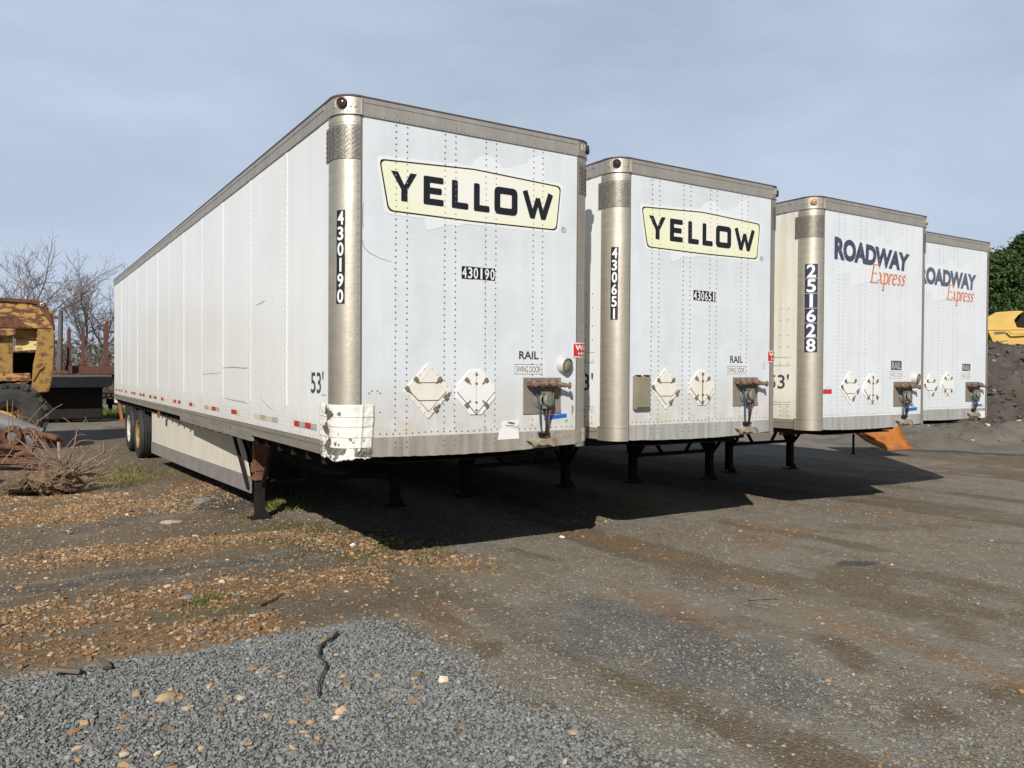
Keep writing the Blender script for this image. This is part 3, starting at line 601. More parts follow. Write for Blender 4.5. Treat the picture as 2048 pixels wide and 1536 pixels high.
def placard(root, kind, cx, cz, hs, m, hinge=False):
    """flip placard holder: diamond or cut-corner plate with flaps and spring clips"""
    if kind == 'diamond': poly = round_poly([(cx, cz-hs*1.04), (cx+hs, cz), (cx, cz+hs*1.04), (cx-hs, cz)], 0.02, 3)
    else:
        a = hs; b = hs*0.30; poly = [(cx-b, cz-a), (cx+b*1.0, cz-a), (cx+a, cz-b*0.9), (cx+a, cz+b*0.9), (cx+b, cz+a), (cx-b, cz+a), (cx-a, cz+b*0.9), (cx-a, cz-b*0.9)]
    mb = MB(); mb.prism(poly, M, 0.0, 0.010)
    for k in range(len(poly)):   # bolt heads around the rim
        p, q = poly[k], poly[(k+1) % len(poly)]
        if kind == 'diamond' and math.dist(p, q) > 0.1:
            for t in (0.12, 0.37, 0.63, 0.88):
                c = (p[0]+(q[0]-p[0])*t, p[1]+(q[1]-p[1])*t); c = (cx+(c[0]-cx)*0.93, cz+(c[1]-cz)*0.93); srivet(mb, c[0], c[1], 0.010, 0.006, 1)
    if kind != 'diamond' and not hinge:
        for q in (-0.80, -0.45, 0.40, 0.80): band(mb, cx-0.014, cx+0.012, cz+q*hs-0.008, cz+q*hs+0.008, 0.0100, 0.022, 2)
    o = mb.build('placard_holder', [m, MT['rivet'], MT['rustclip']], root, bevel=0.002)
    if kind == 'diamond':
        k = hs*0.80
        flaps = [[(cx-k*0.52, cz+k*0.40), (cx+k*0.52, cz+k*0.40), (cx+k*0.06, cz+k*0.90), (cx-k*0.06, cz+k*0.90)],
                 [(cx-k*0.92, cz-k*0.02), (cx-k*0.50, cz-k*0.42), (cx+k*0.50, cz-k*0.42), (cx+k*0.92, cz-k*0.02), (cx+k*0.58, cz+k*0.34), (cx-k*0.58, cz+k*0.34)],
                 [(cx-k*0.44, cz-k*0.48), (cx, cz-k*0.94), (cx+k*0.44, cz-k*0.48)]]
        clips = [(-0.52, 0.44, 45), (0.46, 0.44, -45), (-0.88, 0.10, 45), (0.70, -0.22, 135), (0.28, -0.66, 135)]
    else:
        k = hs*0.97
        flaps = [[(cx-k*0.99, cz+0.004), (cx, cz-k*0.98), (cx-0.003, cz+k*0.92)], [(cx+0.003, cz-k*0.98), (cx+k*0.99, cz+0.004), (cx+0.003, cz+k*0.92)]]
        clips = [(-0.50, 0.56, 45), (0.50, 0.56, -45), (-0.50, -0.56, -45), (0.50, -0.56, 45)]
    g = MB(); f = MB()
    for fl in flaps:
        ccx = sum(p[0] for p in fl)/len(fl); ccz = sum(p[1] for p in fl)/len(fl)
        g.prism([(ccx+(p[0]-ccx)*1.03, ccz+(p[1]-ccz)*1.045-0.004) for p in fl], M, 0.010, 0.0125)
        f.prism(round_poly(fl, 0.012, 3), M, 0.0125, 0.0165)
    g.build('flap_shadow_gap', MT['groove'], o); f.build('flap', m, o, bevel=0.0012)
    for a, b, ang in clips:
        c = MB(); x0, z0 = cx+a*hs, cz+b*hs; d = (math.cos(R_(ang)), math.sin(R_(ang))); n = (-d[1], d[0])
        def pt(u, v): return (x0 + d[0]*u*0 + n[0]*v + d[0]*u, z0 + n[1]*v + d[1]*u)
        s = -1 if (a < 0) == (b > 0) else 1
        c.prism([pt(-0.017, -0.02), pt(0.017, -0.02), pt(0.017, 0.018), pt(-0.017, 0.018)], M, 0.016, 0.026)
        sgn = -1 if z0 > cz else 1
        e = 1 if n[1]*sgn > 0 else -1
        c.prism([pt(-0.007, e*0.018), pt(0.007, e*0.018), pt(0.006, e*0.055), pt(-0.006, e*0.055)] if e > 0 else [pt(-0.006, -0.055), pt(0.006, -0.055), pt(0.007, -0.018), pt(-0.007, -0.018)], M, 0.016, 0.022)
        c.build('clip', MT['rustclip'], o)
    if hinge:
        hm = MB(); band(hm, cx-0.006, cx+0.006, cz-hs*0.9, cz+hs*0.9, 0.0165, 0.020, fn=M)
        for q in (-0.8, -0.4, 0.4, 0.8): band(hm, cx-0.016, cx+0.016, cz+q*hs-0.010, cz+q*hs+0.010, 0.0165, 0.025)
        hm.build('hinge', MT['rustclip'], o)
    return o

def connector(root, x0, x1, z0, z1, style, hose_cols):
    """air and electric connections on their backing plate"""
    mb = MB(); band(mb, x0, x1, z0, z1, 0.0, 0.005); band(mb, x0, x1, z0+0.004, z0+0.045, 0.005, 0.012)
    for s in (x0+0.02, x1-0.02):
        for z in (z0+0.07, z1-0.02): srivet(mb, s, z, 0.005, 0.007, 1)
    o = mb.build('connector_plate', [MT['taupe'], MT['rivet']], root, bevel=0.002)
    cx = (x0+x1)/2; ztop = z1-0.055
    for s in (x0+0.075, x0+0.075+0.205):
        g = MB(); zc = ztop
        g.lathe([(0, 0.045), (0.03, 0.045), (0.035, 0.03), (0.075, 0.03)], M(s, zc, 0.005), (0, -1, 0), 14)
        band(g, s-0.03, s+0.035, zc-0.035, zc+0.03, 0.05, 0.10); g.lathe([(0, 0.036), (0.04, 0.036), (0.045, 0.022), (0.05, 0)], M(s-0.012, zc+0.002, 0.10), (-0.25, -1, 0.1), 14)
        g.bar(M(s-0.035, zc+0.03, 0.085), M(s+0.04, zc+0.036, 0.085), 0.03, 0.014)
        band(g, s-0.052, s-0.02, zc-0.02, zc+0.022, 0.03, 0.075)
        g.build('gladhand', MT['castrust'], o, 40, bevel=0.003)
    e = MB()   # brass elbow fittings
    e.tube([M(x0+0.11, ztop-0.005, 0.06), M(x0+0.23, ztop-0.008, 0.06)], 0.026, 10); e.lathe([(0, 0.034), (0.03, 0.034)], M(x0+0.15, ztop-0.006, 0.06), (1, 0, 0), 6); e.build('brass_fitting', MT['brass'], o, 40); e = MB()
    e.tube([M(x0+0.31, ztop-0.005, 0.06), M(x0+0.36, ztop-0.01, 0.075), M(x0+0.435, ztop-0.018, 0.10)], [0.030, 0.026, 0.022], 10)
    e.lathe([(0, 0.036), (0.028, 0.036)], M(x0+0.345, ztop-0.008, 0.07), (1, -0.3, -0.1), 6); e.lathe([(0, 0.014), (0.02, 0.014), (0.022, 0.034), (0.034, 0.034), (0.036, 0.0)], M(x0+0.435, ztop-0.018, 0.10), (1, -0.3, -0.1), 12)
    e.build('brass_fitting', MT['brass'], o, 40)
    # round electrical socket with sprung lid
    zs = ztop-0.155; sx = cx-0.005
    k = MB(); k.lathe([(0, 0.085), (0.015, 0.085), (0.02, 0.066), (0.075, 0.062), (0.08, 0.05)], M(sx-0.01, zs, 0.005), (0, -1, 0), 20)
    k.lathe([(0, 0.062), (0.022, 0.066), (0.035, 0.055), (0.04, 0.0)], M(sx+0.012, zs-0.002, 0.082), (0.25, -1, 0.12), 20); k.bar(M(sx-0.05, zs+0.068, 0.08), M(sx+0.05, zs+0.068, 0.08), 0.03, 0.02)
    k.bar(M(sx-0.045, zs-0.072, 0.08), M(sx+0.05, zs-0.066, 0.09), 0.018, 0.022)
    k.build('electric_socket', MT['socket'], o, 40, bevel=0.002)
    # hoses run to a clip above the sill
    cz = 1.262; ex = cx+0.012
    for q, (mname, dx, sx0) in enumerate(hose_cols):
        h = MB(); zt = ztop-0.03 if mname != 'hose_black' else zs-0.06
        pts = []
        for i in range(9):
            t = i/8; s = sx0 + (ex+dx-sx0)*(t**0.85) + 0.012*math.sin(t*6+q); z = zt + (cz-zt)*t
            pts.append(M(s, z, 0.055 + 0.035*math.sin(math.pi*t)*(0.6+0.3*q) - 0.03*t))
        pts.append(M(ex+dx, cz-0.08, 0.02)); h.tube(pts, 0.0085 if q < 2 else 0.012, 8); h.build('hose', MT[mname], o, 60)
    c = MB(); band(c, ex-0.055, ex+0.055, cz-0.012, cz+0.010, 0.008, 0.045); band(c, ex-0.06, ex-0.04, cz-0.02, cz+0.015, 0.008, 0.05); c.build('hose_clip', MT['dark'], o, bevel=0.002)
    b = MB(); b.prism([(ex-0.20, 1.205), (ex-0.13, 1.213), (ex-0.10, 1.19), (ex-0.045, 1.218), (ex+0.03, 1.212), (ex+0.12, 1.214), (ex+0.16, 1.195), (ex+0.19, 1.150), (ex+0.10, 1.135), (ex+0.03, 1.160), (ex-0.03, 1.150), (ex-0.08, 1.165), (ex-0.12, 1.135), (ex-0.15, 1.180)][::-1], M, 0.006, 0.05)
    b.build('bent_bracket', MT['beige'], root, bevel=0.006)
    return o

def trailer(cfg):
    X0, Y0, yaw = cfg['at']
    root = empty('semi_trailer', (X0, Y0, 0), yaw); tag(root, cfg['label'], 'semi-trailer', 'white box semi-trailers parked side by side')
    def gz(x, y): return float(ground_h(X0 + x*math.cos(yaw) - y*math.sin(yaw), Y0 + x*math.sin(yaw) + y*math.cos(yaw)))
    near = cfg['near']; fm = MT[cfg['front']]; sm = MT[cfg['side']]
    # --- front wall
    mb = MB()
    band(mb, CR, 1.376, 1.262, 3.96, -0.04, 0.0); band(mb, 1.379, TW-CR, 1.262, 3.96, -0.04, 0.0012)
    cols = (0.495, 0.60, 0.96, 1.066, 1.376, 1.482, 1.892, 1.997)
    rr = 0.0085 if near < 2 else 0.0075
    for c in cols:
        z = 1.345
        while z < 3.93: srivet(mb, c + random.uniform(-.002, .002), z, 0.001, rr, 1); z += 0.0525
    s = 0.235
    while s < TW-CR-0.03: srivet(mb, s, 1.318 + 0.004*math.sin(s*9), 0.001, 0.0085, 1); s += 0.0605
    for a, z in ((0.26, 1.66), (0.36, 1.66), (0.36, 1.50), (0.285, 1.68), (0.335, 1.68)): srivet(mb, a, z, 0.0, 0.008, 1)
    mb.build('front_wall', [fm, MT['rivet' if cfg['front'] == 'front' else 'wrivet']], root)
    # --- side walls: left wall in sheets with battens
    seams = [0.50, 1.46, 2.82, 4.16, 5.44, 6.77, 8.07, 9.27, 10.61, 11.94, 13.23, 14.6, 15.72]
    mb = MB(); ed = [0.17] + seams + [TL-0.05]
    for k in range(len(ed)-1):
        pr = 0.0 if k % 2 else 0.0015
        mb.box(-pr, 0.04, ed[k]+0.0015, ed[k+1]-0.0015, 1.25, 3.965, 0)
    for k, y in enumerate(seams):
        if k: mb.box(-0.0035, 0.0, y-0.03, y+0.03, 1.50, 3.96, 0)
        z = 1.30
        while z < 3.94 and k:
            for d in (-0.022, 0.022): mb.rivet((-0.0035, y+d, z + (0.02 if d > 0 else 0)), (-1, 0, 0), 0.0062, 1, 5)
            z += 0.055 if near == 0 else 0.08
    if near == 0:
        y = 0.40
        while y < 15.5:
            for q, z in enumerate((1.275, 1.315, 1.355, 1.395)):
                mb.rivet((-0.0015, y + (0.05 if q % 2 else 0) + 0.012*q, z), (-1, 0, 0), 0.006, 1, 5)
            y += 0.105
        y = 0.5
        while y < 15.5: mb.rivet((-0.0015, y, 1.50), (-1, 0, 0), 0.006, 1, 5); y += 0.235
    else:
        for z in (1.30, 1.36, 1.42, 1.98, 2.2, 2.35, 2.55, 2.7):
            for y in (0.38, 0.50, 0.62): mb.rivet((-0.0015, y, z), (-1, 0, 0), 0.011, 1, 5)
        for z in (1.44, 1.47, 2.06, 1.95): mb.box(-0.004, 0.0, 0.34, 2.8, z, z+0.005, 1)
    mb.build('side_wall', [sm, MT['wrivet']], root)
    MB().box(TW-0.04, TW, 0.17, TL-0.05, 1.25, 3.965).build('side_wall', MT['side'], root)
    mb = MB(); mb.box(0.03, TW-0.03, 0.05, TL-0.02, 4.06, 4.088)
    for k in range(24): mb.box(0.04, TW-0.04, 0.5+k*0.65, 0.56+k*0.65, 4.088, 4.096)
    mb.build('roof', MT['roof'], root)
    # --- rails
    mb = MB(); band(mb, CR+0.012, TW-CR-0.012, 3.945, 4.09, 0.0, 0.012); band(mb, CR+0.02, TW-CR-0.02, 4.052, 4.088, 0.012, 0.016)
    s = 0.25
    while s < TW-CR-0.03: srivet(mb, s, 3.962, 0.012, 0.0062, 1); s += 0.045 if near < 1 else 0.06
    for c in cols:
        for z in (3.985, 4.01): srivet(mb, c, z, 0.012, 0.006, 1)
    mb.build('top_rail', [MT['alu'], MT['rivet']], root)
    mb = MB(); mb.box(-0.012, 0.03, 0.208, TL, 3.95, 4.09); mb.box(-0.016, -0.012, 0.34, TL, 4.045, 4.085)
    y = 0.4
    while y < (TL if near == 0 else 3):
        mb.rivet((-0.012, y, 3.975), (-1, 0, 0), 0.006, 1, 5); mb.rivet((-0.012, y+0.05, 4.01), (-1, 0, 0), 0.006, 1, 5); y += 0.11
    if near in (1, 2):
        for y in (0.42, 0.52): mb.box(-0.019, -0.016, y, y+0.05, 3.955, 4.085)
    mb.build('top_rail', [MT['alu'], MT['rivet']], root)
    MB().box(TW-0.03, TW+0.012, 0.208, TL, 3.95, 4.09).build('top_rail', MT['alu'], root)
    mb = MB(); band(mb, CR, TW-CR, 4.0905, 4.104, 0.0, 0.018)
    for f in (lambda s: s, mirror):
        a, b = f(-0.13), f(CR-0.001); band(mb, min(a, b), max(a, b), 4.0905, 4.105, 0.0, 0.020, n=10)
    mb.box(-0.018, 0.0, 0.21, TL, 4.0905, 4.104); mb.box(TW, TW+0.018, 0.21, TL, 4.0905, 4.104)
    mb.build('roof_lip', MT['lip'], root)
    for lr in (0, 1):
        mb = MB(); x0, x1 = (-0.008, 0.04) if lr == 0 else (TW-0.04, TW+0.008)
        mb.box(x0, x1, 0.30, TL, 1.13, 1.245); mb.box(x0-(0.004 if lr == 0 else 0), x1+(0.004 if lr else 0), 0.30, TL, 1.205, 1.212, 2)
        if lr == 0:
            if near == 0:
                mb.box(-0.012, 0.03, 2.75, 7.0, 1.065, 1.1295); mb.box(-0.0125, -0.008, 3.55, 4.9, 1.14, 1.20)
                for k in range(6): mb.box(-0.0135, -0.0125, 3.65+k*0.2, 3.72+k*0.2, 1.155, 1.185, 2)
            y = 0.35
            while y < (TL if near == 0 else 2): mb.rivet((-0.008, y, 1.225), (-1, 0, 0), 0.006, 1, 5); mb.rivet((-0.008, y+0.07, 1.165), (-1, 0, 0), 0.006, 1, 5); y += 0.14
        mb.build('bottom_rail', [MT['alu2'] if near == 0 or near == 2 else MT['alu'], MT['rivet'], MT['seam']], root)
    # --- sill with a sagging, scuffed lower edge
    mb = MB(); n = 60; top = []; bot = []
    for k in range(n+1):
        s = CR + (TW-2*CR)*k/n; top.append((s, 1.288)); bot.append((s, 1.130 - 0.022*math.sin(math.pi*k/n) + 0.020*(k/n)**3 + random.uniform(-1, 1)*0.0025))
    mb.prism(bot + top[::-1], M, -0.02, 0.006)
    for c in cols:
        for z in (1.20, 1.245): srivet(mb, c, z, 0.006, 0.010, 1)
    mb.build('front_sill', [MT['sill' if near else 'sill_b'], MT['rivet']], root)
    # --- corner posts, tread plates, caps and lamps
    for lr in (0, 1):
        f = (lambda s: s) if lr == 0 else mirror
        def fb(mb, a, b, *k, **q): a, b = f(a), f(b); band(mb, min(a, b), max(a, b), *k, **q)
        mb = MB(); fb(mb, -0.17, CR-0.001, 1.268, 3.945, -0.01, 0.004, n=16)
        z = 1.32
        while z < 3.90:
            srivet(mb, f(CR-0.022), z, 0.004, 0.0065, 1); srivet(mb, f(-0.155), z, 0.004, 0.006, 1); z += 0.069
        fb(mb, CR-0.0005, CR+0.011, 1.13, 3.945, 0.0, 0.007, mi=2)
        p = mb.build('corner_post', [MT['steel'], MT['rivet'], MT['seam']], root, 40)
        mb = MB(); fb(mb, -0.215, CR-0.006, 3.585, 3.865, 0.004, 0.008, n=14)
        pz = 0.032; k = 0
        z = 3.598
        while z < 3.855:
            j = 0; s = -0.20 + (pz*0.5 if k % 2 else 0)
            while s < CR-0.02:
                d = 0.0105 if j % 2 == 0 else -0.0105
                stroke_pts = [(f(s-0.0105), z-d), (f(s+0.0105), z+d)]
                if lr: stroke_pts = stroke_pts[::-1]
                a, b = stroke_pts; nx, nz = -(b[1]-a[1]), b[0]-a[0]; l = math.hypot(nx, nz); nx, nz = nx/l*0.0042, nz/l*0.0042
                mb.prism([(a[0]-nx, a[1]-nz), (b[0]-nx, b[1]-nz), (b[0]+nx, b[1]+nz), (a[0]+nx, a[1]+nz)], M, 0.008, 0.0125)
                j += 1; s += pz
            z += pz*0.62; k += 1
        mb.build('tread_plate', MT['tread'], p, 40)
        mb = MB(); fb(mb, -0.17, CR-0.004, 3.885, 3.945, 0.004, 0.007, n=12); fb(mb, -0.13, CR+0.010, 3.955, 4.088, -0.02, 0.014, n=10); fb(mb, -0.13, CR+0.010, 3.946, 3.955, 0.0, 0.022, n=10)
        fb(mb, CR+0.0005, CR+0.011, 3.955, 4.088, 0.014, 0.020)
        cz = 4.035; cs = 0.035
        for d in (-0.075, 0.065, 0.10): fb(mb, cs+d-0.008, cs+d+0.008, cz-0.03, cz+0.03, 0.014, 0.022)
        for d in (-0.1, -0.03, 0.05, 0.11): srivet(mb, f(cs+d), 3.975, 0.014, 0.006, 1)
        c = mb.build('corner_cap', [MT['steel'], MT['rivet']], root, 40)
        o0 = Vector(M(f(cs), cz, 0.012)); ax = Vector(M(f(cs), cz, 0.2)) - o0
        if cfg['lamp'] == 'amber': ring, lens = MT['alu'], MT['lens_amber']
        else: ring, lens = MT['rubber'], MT['lens_dark' if near == 0 else 'rubber']
        MB().lathe([(0, 0.043), (0.022, 0.043), (0.026, 0.038), (0.026, 0.030), (0.016, 0.028)], o0, ax, 24).build('lamp_ring', ring, c, 40)
        MB().lathe([(0.012, 0.0285), (0.024, 0.025), (0.030, 0.014), (0.031, 0.0)], o0, ax, 20).build('marker_lamp', lens, c, 40)
        if not (near == 0 and lr == 0):
            mb = MB(); fb(mb, -0.20, CR-0.002, 1.120, 1.262, -0.01, 0.007, n=16)
            fb(mb, -0.20, CR-0.002, 1.262, 1.270, 0.0, 0.012, n=16); mb.build('corner_shoe', MT['steel'], root, 40)
    # --- the fleet number on post and wall
    num = cfg['number']; pc = CR - CR*(90-38)*math.pi/180
    zt, zb = cfg['post_z']; hd = (zt-zb)/len(num); tile = cfg['tile']
    mb = MB(); lt = MB()
    for k, ch in enumerate(num):
        a = zt - (k+1)*hd; w = cfg['post_w']; j = random.uniform(-0.002, 0.002)
        band(mb, pc-w/2+j, pc+w/2+j, a + (0.004 if tile else 0.0002), a+hd - (0.004 if tile else 0), 0.004, 0.0048, n=10)
        tw = w*(0.70 if ch != '1' else 0.24)/2
        put_text(lt, ch, pc-tw+j, pc+tw+j, a+hd*0.06, a+hd*0.94, M, 0.0062, offset=0.022, cuts=10)
    d = mb.build('number_decal', MT['navy' if tile else 'black'], root); lt.build('digits', MT['white'], d)
    if cfg.get('num'):
        s0, s1, z0, z1 = cfg['num']; mb = MB(); lt = MB(); wd = (s1-s0)/6
        for k, ch in enumerate(num):
            band(mb, s0+k*wd+0.0008, s0+(k+1)*wd, z0+random.uniform(-.002, .002), z1+random.uniform(-.002, .002), 0.0014, 0.0022)
            tw = wd*(0.78 if ch != '1' else 0.34)/2; c = s0+(k+0.5)*wd
            put_text(lt, ch, c-tw, c+tw, z0+0.006, z1-0.006, M, 0.003, offset=0.015)
        d = mb.build('number_plate', MT['black'], root); lt.build('digits', MT['white'], d)
    # --- signs
    gh = cfg['ghost']
    if gh:
        mb = MB()
        for poly in gh: mb.prism(poly, M, 0.0005, 0.0017)
        mb.build('peeled_sign_patch', MT['ghost'], root)
    if cfg['brand'] == 'yellow':
        def tz(k): return round_poly([(0.402-k*0.9+0.0, 3.163+0.0-k), (1.25, 3.158-k), (2.184+k*0.9, 3.172-k), (2.236+k*1.1, 3.648+k), (1.25, 3.683+k), (0.316-k*1.1, 3.640+k)], 0.05, 5)
        def sc(q): return tz(-q)
        mb = MB(); mb.prism(tz(0.0), M, 0.001, 0.0022); sg = mb.build('company_sign', MT['white'], root)
        mb = MB(); mb.prism(sc(0.024), M, 0.0022, 0.0028); mb.build('border', MT['black'], sg)
        mb = MB(); y_letters(mb, M, 0.0042); mb.build('lettering', MT['black'], sg)
        mb = MB(); mb.prism(sc(0.037), M, 0.0028, 0.0034)
        for c in cols:
            z = 1.345
            while z < 3.93:
                if 3.19 < z < 3.6: srivet(mb, c, z, 0.0034, 0.0058, 1)
                z += 0.0525
        mb.build('sign_field', [cfg['field'], MT['wrivet']], sg)
        mb = MB(); c = [(2.243 + 0.026*math.cos(2*math.pi*k/20), 3.212 + 0.026*math.sin(2*math.pi*k/20)) for k in range(21)]
        stroke(mb, c, 0.005, M, 0.002); put_text(mb, 'R', 2.232, 2.255, 3.197, 3.228, M, 0.002, offset=0.01); mb.build('registered_mark', MT['grey_ink'], root)
    else:
        mb = MB(); put_text(mb, 'ROADWAY', 0, 0, 0, 0, M, 0.0022, offset=0.058, sp=0.96, quad=cfg['road']); sg = mb.build('company_lettering', MT['dnavy' if near == 2 else 'fnavy'], root)
        mb = MB(); express(mb, M, *cfg['express'], 0.0030); mb.build('express_lettering', MT['orange'], sg)
    # --- RAIL and SWING DOOR
    a0, a1, b0, b1 = cfg['rail']
    if cfg['brand'] == 'yellow': sub_text('rail_lettering', root, MT['grey_ink'], 'RAIL', a0, a1, b0, b1, M, 0.0022, offset=0.03)
    else:
        mb = MB(); band(mb, a0-0.02, a1+0.02, b0-0.015, b1+0.015, 0.001, 0.002); d = mb.build('rail_plate', MT['grey_ink'], root); sub_text('rail_lettering', d, MT['silvertape'], 'RAIL', a0, a1, b0, b1, M, 0.0028, offset=0.03)
    a0, a1, b0, b1 = cfg['swing']
    mb = MB(); band(mb, a0, a1, b0, b1, 0.001, 0.0018); d = mb.build('swing_door_sign', MT['white'], root)
    mb = MB()
    for q in ((a0, a1, b0, b0+.005), (a0, a1, b1-.005, b1), (a0, a0+.005, b0+.005, b1-.005), (a1-.005, a1, b0+.005, b1-.005)): band(mb, *q, 0.0018, 0.0024)
    put_text(mb, 'SWING DOOR', a0+0.018, a1-0.018, b0+0.016, b1-0.016, M, 0.0024, offset=0.0 if near > 1 else 0.008, sp=0.95)
    mb.build('lettering', MT['grey_ink' if near < 2 else 'alu'], d)
    # --- placards
    for q in cfg['placards']: placard(root, q[0], q[1], q[2], q[3], MT['creampl'] if near < 2 and not q[5] else MT['creampl'] if near == 1 else MT['white'], q[4])
    connector(root, *cfg['plate'], cfg['number'], cfg['hoses'])
    # --- warning sticker wraps on to the right post
    if cfg.get('warn'):
        z0, z1 = cfg['warn']; s0, s1 = 2.355, 2.90
        mb = MB(); band(mb, s0, s1, z0, z1, 0.0072, 0.0078, n=24); w = mb.build('warning_sticker', MT['white'], root)
        mb = MB(); band(mb, s0+0.012, s1-0.012, z0+0.010, z1-0.010, 0.0080, 0.0085, n=24); mb.build('sticker_field', MT['red'], w)
        mb = MB(); put_text(mb, 'WARNING', s0+0.03, s1-0.03, z0+0.070, z1-0.020, M, 0.0095, offset=0.04, cuts=24); put_text(mb, 'HIGH TRUCK', s0+0.07, s1-0.05, z0+0.022, z0+0.055, M, 0.0095, offset=0.02, cuts=24); mb.build('lettering', MT['white'], w)
    for a, b, c, d, mname in cfg.get('labels', ()):
        mb = MB(); band(mb, a, b, c, d, 0.0072, 0.0082, n=3 if b > TW-CR else 1); mb.build('sticker', MT[mname], root)
    # --- blue tape with writing, green mark
    if cfg.get('bluetape'):
        a, b, c, d, t = cfg['bluetape']
        mb = MB(); mb.prism([(a, c), (b, c+t), (b-0.004, d+t), (a+0.003, d)], M, 0.001, 0.002); o = mb.build('blue_tape', MT['bluetape'], root)
        if near == 0:
            sub_text('handwriting', o, MT['bluemark'], '104724721', a+0.03, b-0.03, c+0.018+t*0.4, d-0.012+t*0.5, M, 0.0027)
        g = cfg['green']; mb = MB()
        for k in range(6):
            x, z = g[0]+random.uniform(-.018, .018), g[1]+random.uniform(-.010, .010); stroke(mb, [(x-0.013, z+random.uniform(-.01, .01)), (x, z), (x+0.013, z+random.uniform(-.012, .012))], 0.007, M, 0.0015+k*0.0004)
        mb.build('green_mark', MT['green'], root)
    if cfg.get('lamp_at'):
        x, z = cfg['lamp_at']; ax = Vector((0.28, -1, -0.12))
        o = MB().lathe([(-0.03, 0.086), (0.005, 0.085), (0.045, 0.074), (0.05, 0.070)], M(x-0.01, z, 0.0), ax, 28).build('dome_lamp', MT['lamp_grey'], root, 40)
        MB().lathe([(0.046, 0.071), (0.062, 0.071), (0.064, 0.061), (0.050, 0.059)], M(x-0.01, z, 0.0), ax, 28).build('lamp_ring', MT['groove'], o, 40)
        MB().lathe([(0.050, 0.060), (0.062, 0.045), (0.067, 0.02), (0.068, 0.0)], M(x-0.01, z, 0.0), ax, 24).build('lamp_lens', MT['lens_clear'], o, 40)
    if cfg.get('doc_box'):
        a, b, c, d = cfg['doc_box']; mb = MB(); band(mb, a, b, c, d, 0.0, 0.045); band(mb, a+0.02, b-0.012, c+0.02, d-0.012, 0.045, 0.062); o = mb.build('document_box', MT['box'], root, bevel=0.008)
        for q in (a+0.05, b-0.05): mb = MB(); band(mb, q-0.025, q+0.025, d-0.004, d+0.010, 0.01, 0.055); mb.build('hinge', MT['dark'], o)
    # --- 53' marks
    a, b, c, d = 0.077-0.70, 0.077-0.405, 1.647, 1.838
    sub_text('length_marking', root, MT['grey_ink'], "53'", a, b+0.04, c, d, M, 0.003, offset=0.012)
    # --- under the floor
    mb = MB(); mb.box(0.045, TW-0.045, 0.20, TL-0.1, 1.135, 1.20)
    k = 0.5
    while k < TL-0.3: mb.box(0.05, TW-0.05, k, k+0.06, 1.03, 1.134); k += 0.45
    mb.box(0.55, TW-0.55, 0.25, 1.6, 1.045, 1.029)
    mb.build('floor_frame', MT['dark'], root)
    ly = cfg.get('leg_y', 3.85)
    for x in (0.38, TW-0.38):
        g = gz(x, ly); fz = g+0.018
        lg = MB(); lg.box(x-0.055, x+0.055, ly-0.06, ly+0.06, fz+0.03, 0.62); lo = lg.build('landing_leg', MT['dark'], root, bevel=0.006)
        u = MB(); u.box(x-0.072, x+0.072, ly-0.078, ly+0.078, 0.50, 1.03); u.add([(x-0.10, ly-0.085, 1.03), (x+0.10, ly-0.085, 1.03), (x+0.075, ly-0.082, 0.60), (x-0.075, ly-0.082, 0.60), (x-0.10, ly-0.11, 1.03), (x+0.10, ly-0.11, 1.03), (x+0.075, ly-0.09, 0.60), (x-0.075, ly-0.09, 0.60)], [(0,1,2,3),(7,6,5,4),(0,4,5,1),(1,5,6,2),(2,6,7,3),(3,7,4,0)])
        u.box(x-0.085, x+0.085, ly-0.092, ly+0.092, 0.485, 0.515)
        if x < 1: u.box(x-0.10, x-0.072, ly-0.05, ly+0.05, 0.58, 0.70)
        u.build('leg_housing', MT['rust'] if near == 0 and x < 1 else MT['dark'], lo, bevel=0.006)  # rust on the sunlit housing only; black paints in the shade on the rest
        ft = MB(); ft.box(x-0.13, x+0.13, ly-0.11, ly+0.11, fz-0.018, fz)
        ft.add([(x-0.12, ly-0.07, fz), (x+0.12, ly-0.07, fz), (x+0.06, ly-0.07, fz+0.10), (x-0.06, ly-0.07, fz+0.10), (x-0.12, ly-0.08, fz), (x+0.12, ly-0.08, fz), (x+0.06, ly-0.08, fz+0.10), (x-0.06, ly-0.08, fz+0.10)], [(0,1,2,3),(7,6,5,4),(0,4,5,1),(1,5,6,2),(2,6,7,3),(3,7,4,0)])
        ft.build('leg_foot', MT['dark'], lo, bevel=0.004)
    br = MB(); br.bar((0.44, ly, 0.44), (TW-0.44, ly, 0.44), 0.06, 0.06)
    for q in (1, -1): c = lambda s: TW/2 + q*(TW/2-0.38-s); br.bar((c(0.07), ly+0.035, 0.47), (c(0.52), ly+0.035, 1.05), 0.045, 0.045); br.bar((c(0.62), ly-0.035, 0.47), (c(0.17), ly-0.035, 1.05), 0.045, 0.045)
    for x in (0.38, TW-0.38): br.bar((x, ly+0.07, 0.66), (x, ly+0.75, 1.05), 0.05, 0.05); br.bar((x+0.02, ly-0.065, 0.42), (x+0.02, ly-0.60, 1.05), 0.045, 0.045)
    br.build('leg_brace', MT['dark'], root)
    sl = MB()
    for x in (0.72, TW-0.78): sl.box(x, x+0.06, 10.6, 15.2, 0.86, 1.029)
    for y in (12.15, 13.6): sl.tube([(0.15, y, 0.51+gz(1.3, y)), (TW-0.15, y, 0.51+gz(1.3, y))], 0.065, 10)
    sl.build('axle_slider', MT['dark'], root)
    for y in (12.15, 13.6):
        g = gz(1.3, y)
        for x, sd in ((0.16, 1), (0.50, 1), (TW-0.16, -1), (TW-0.50, -1)): wheel(root, x, y, 0.505+g, sd, MT['wheel_y' if y < 13 else 'wheel'])
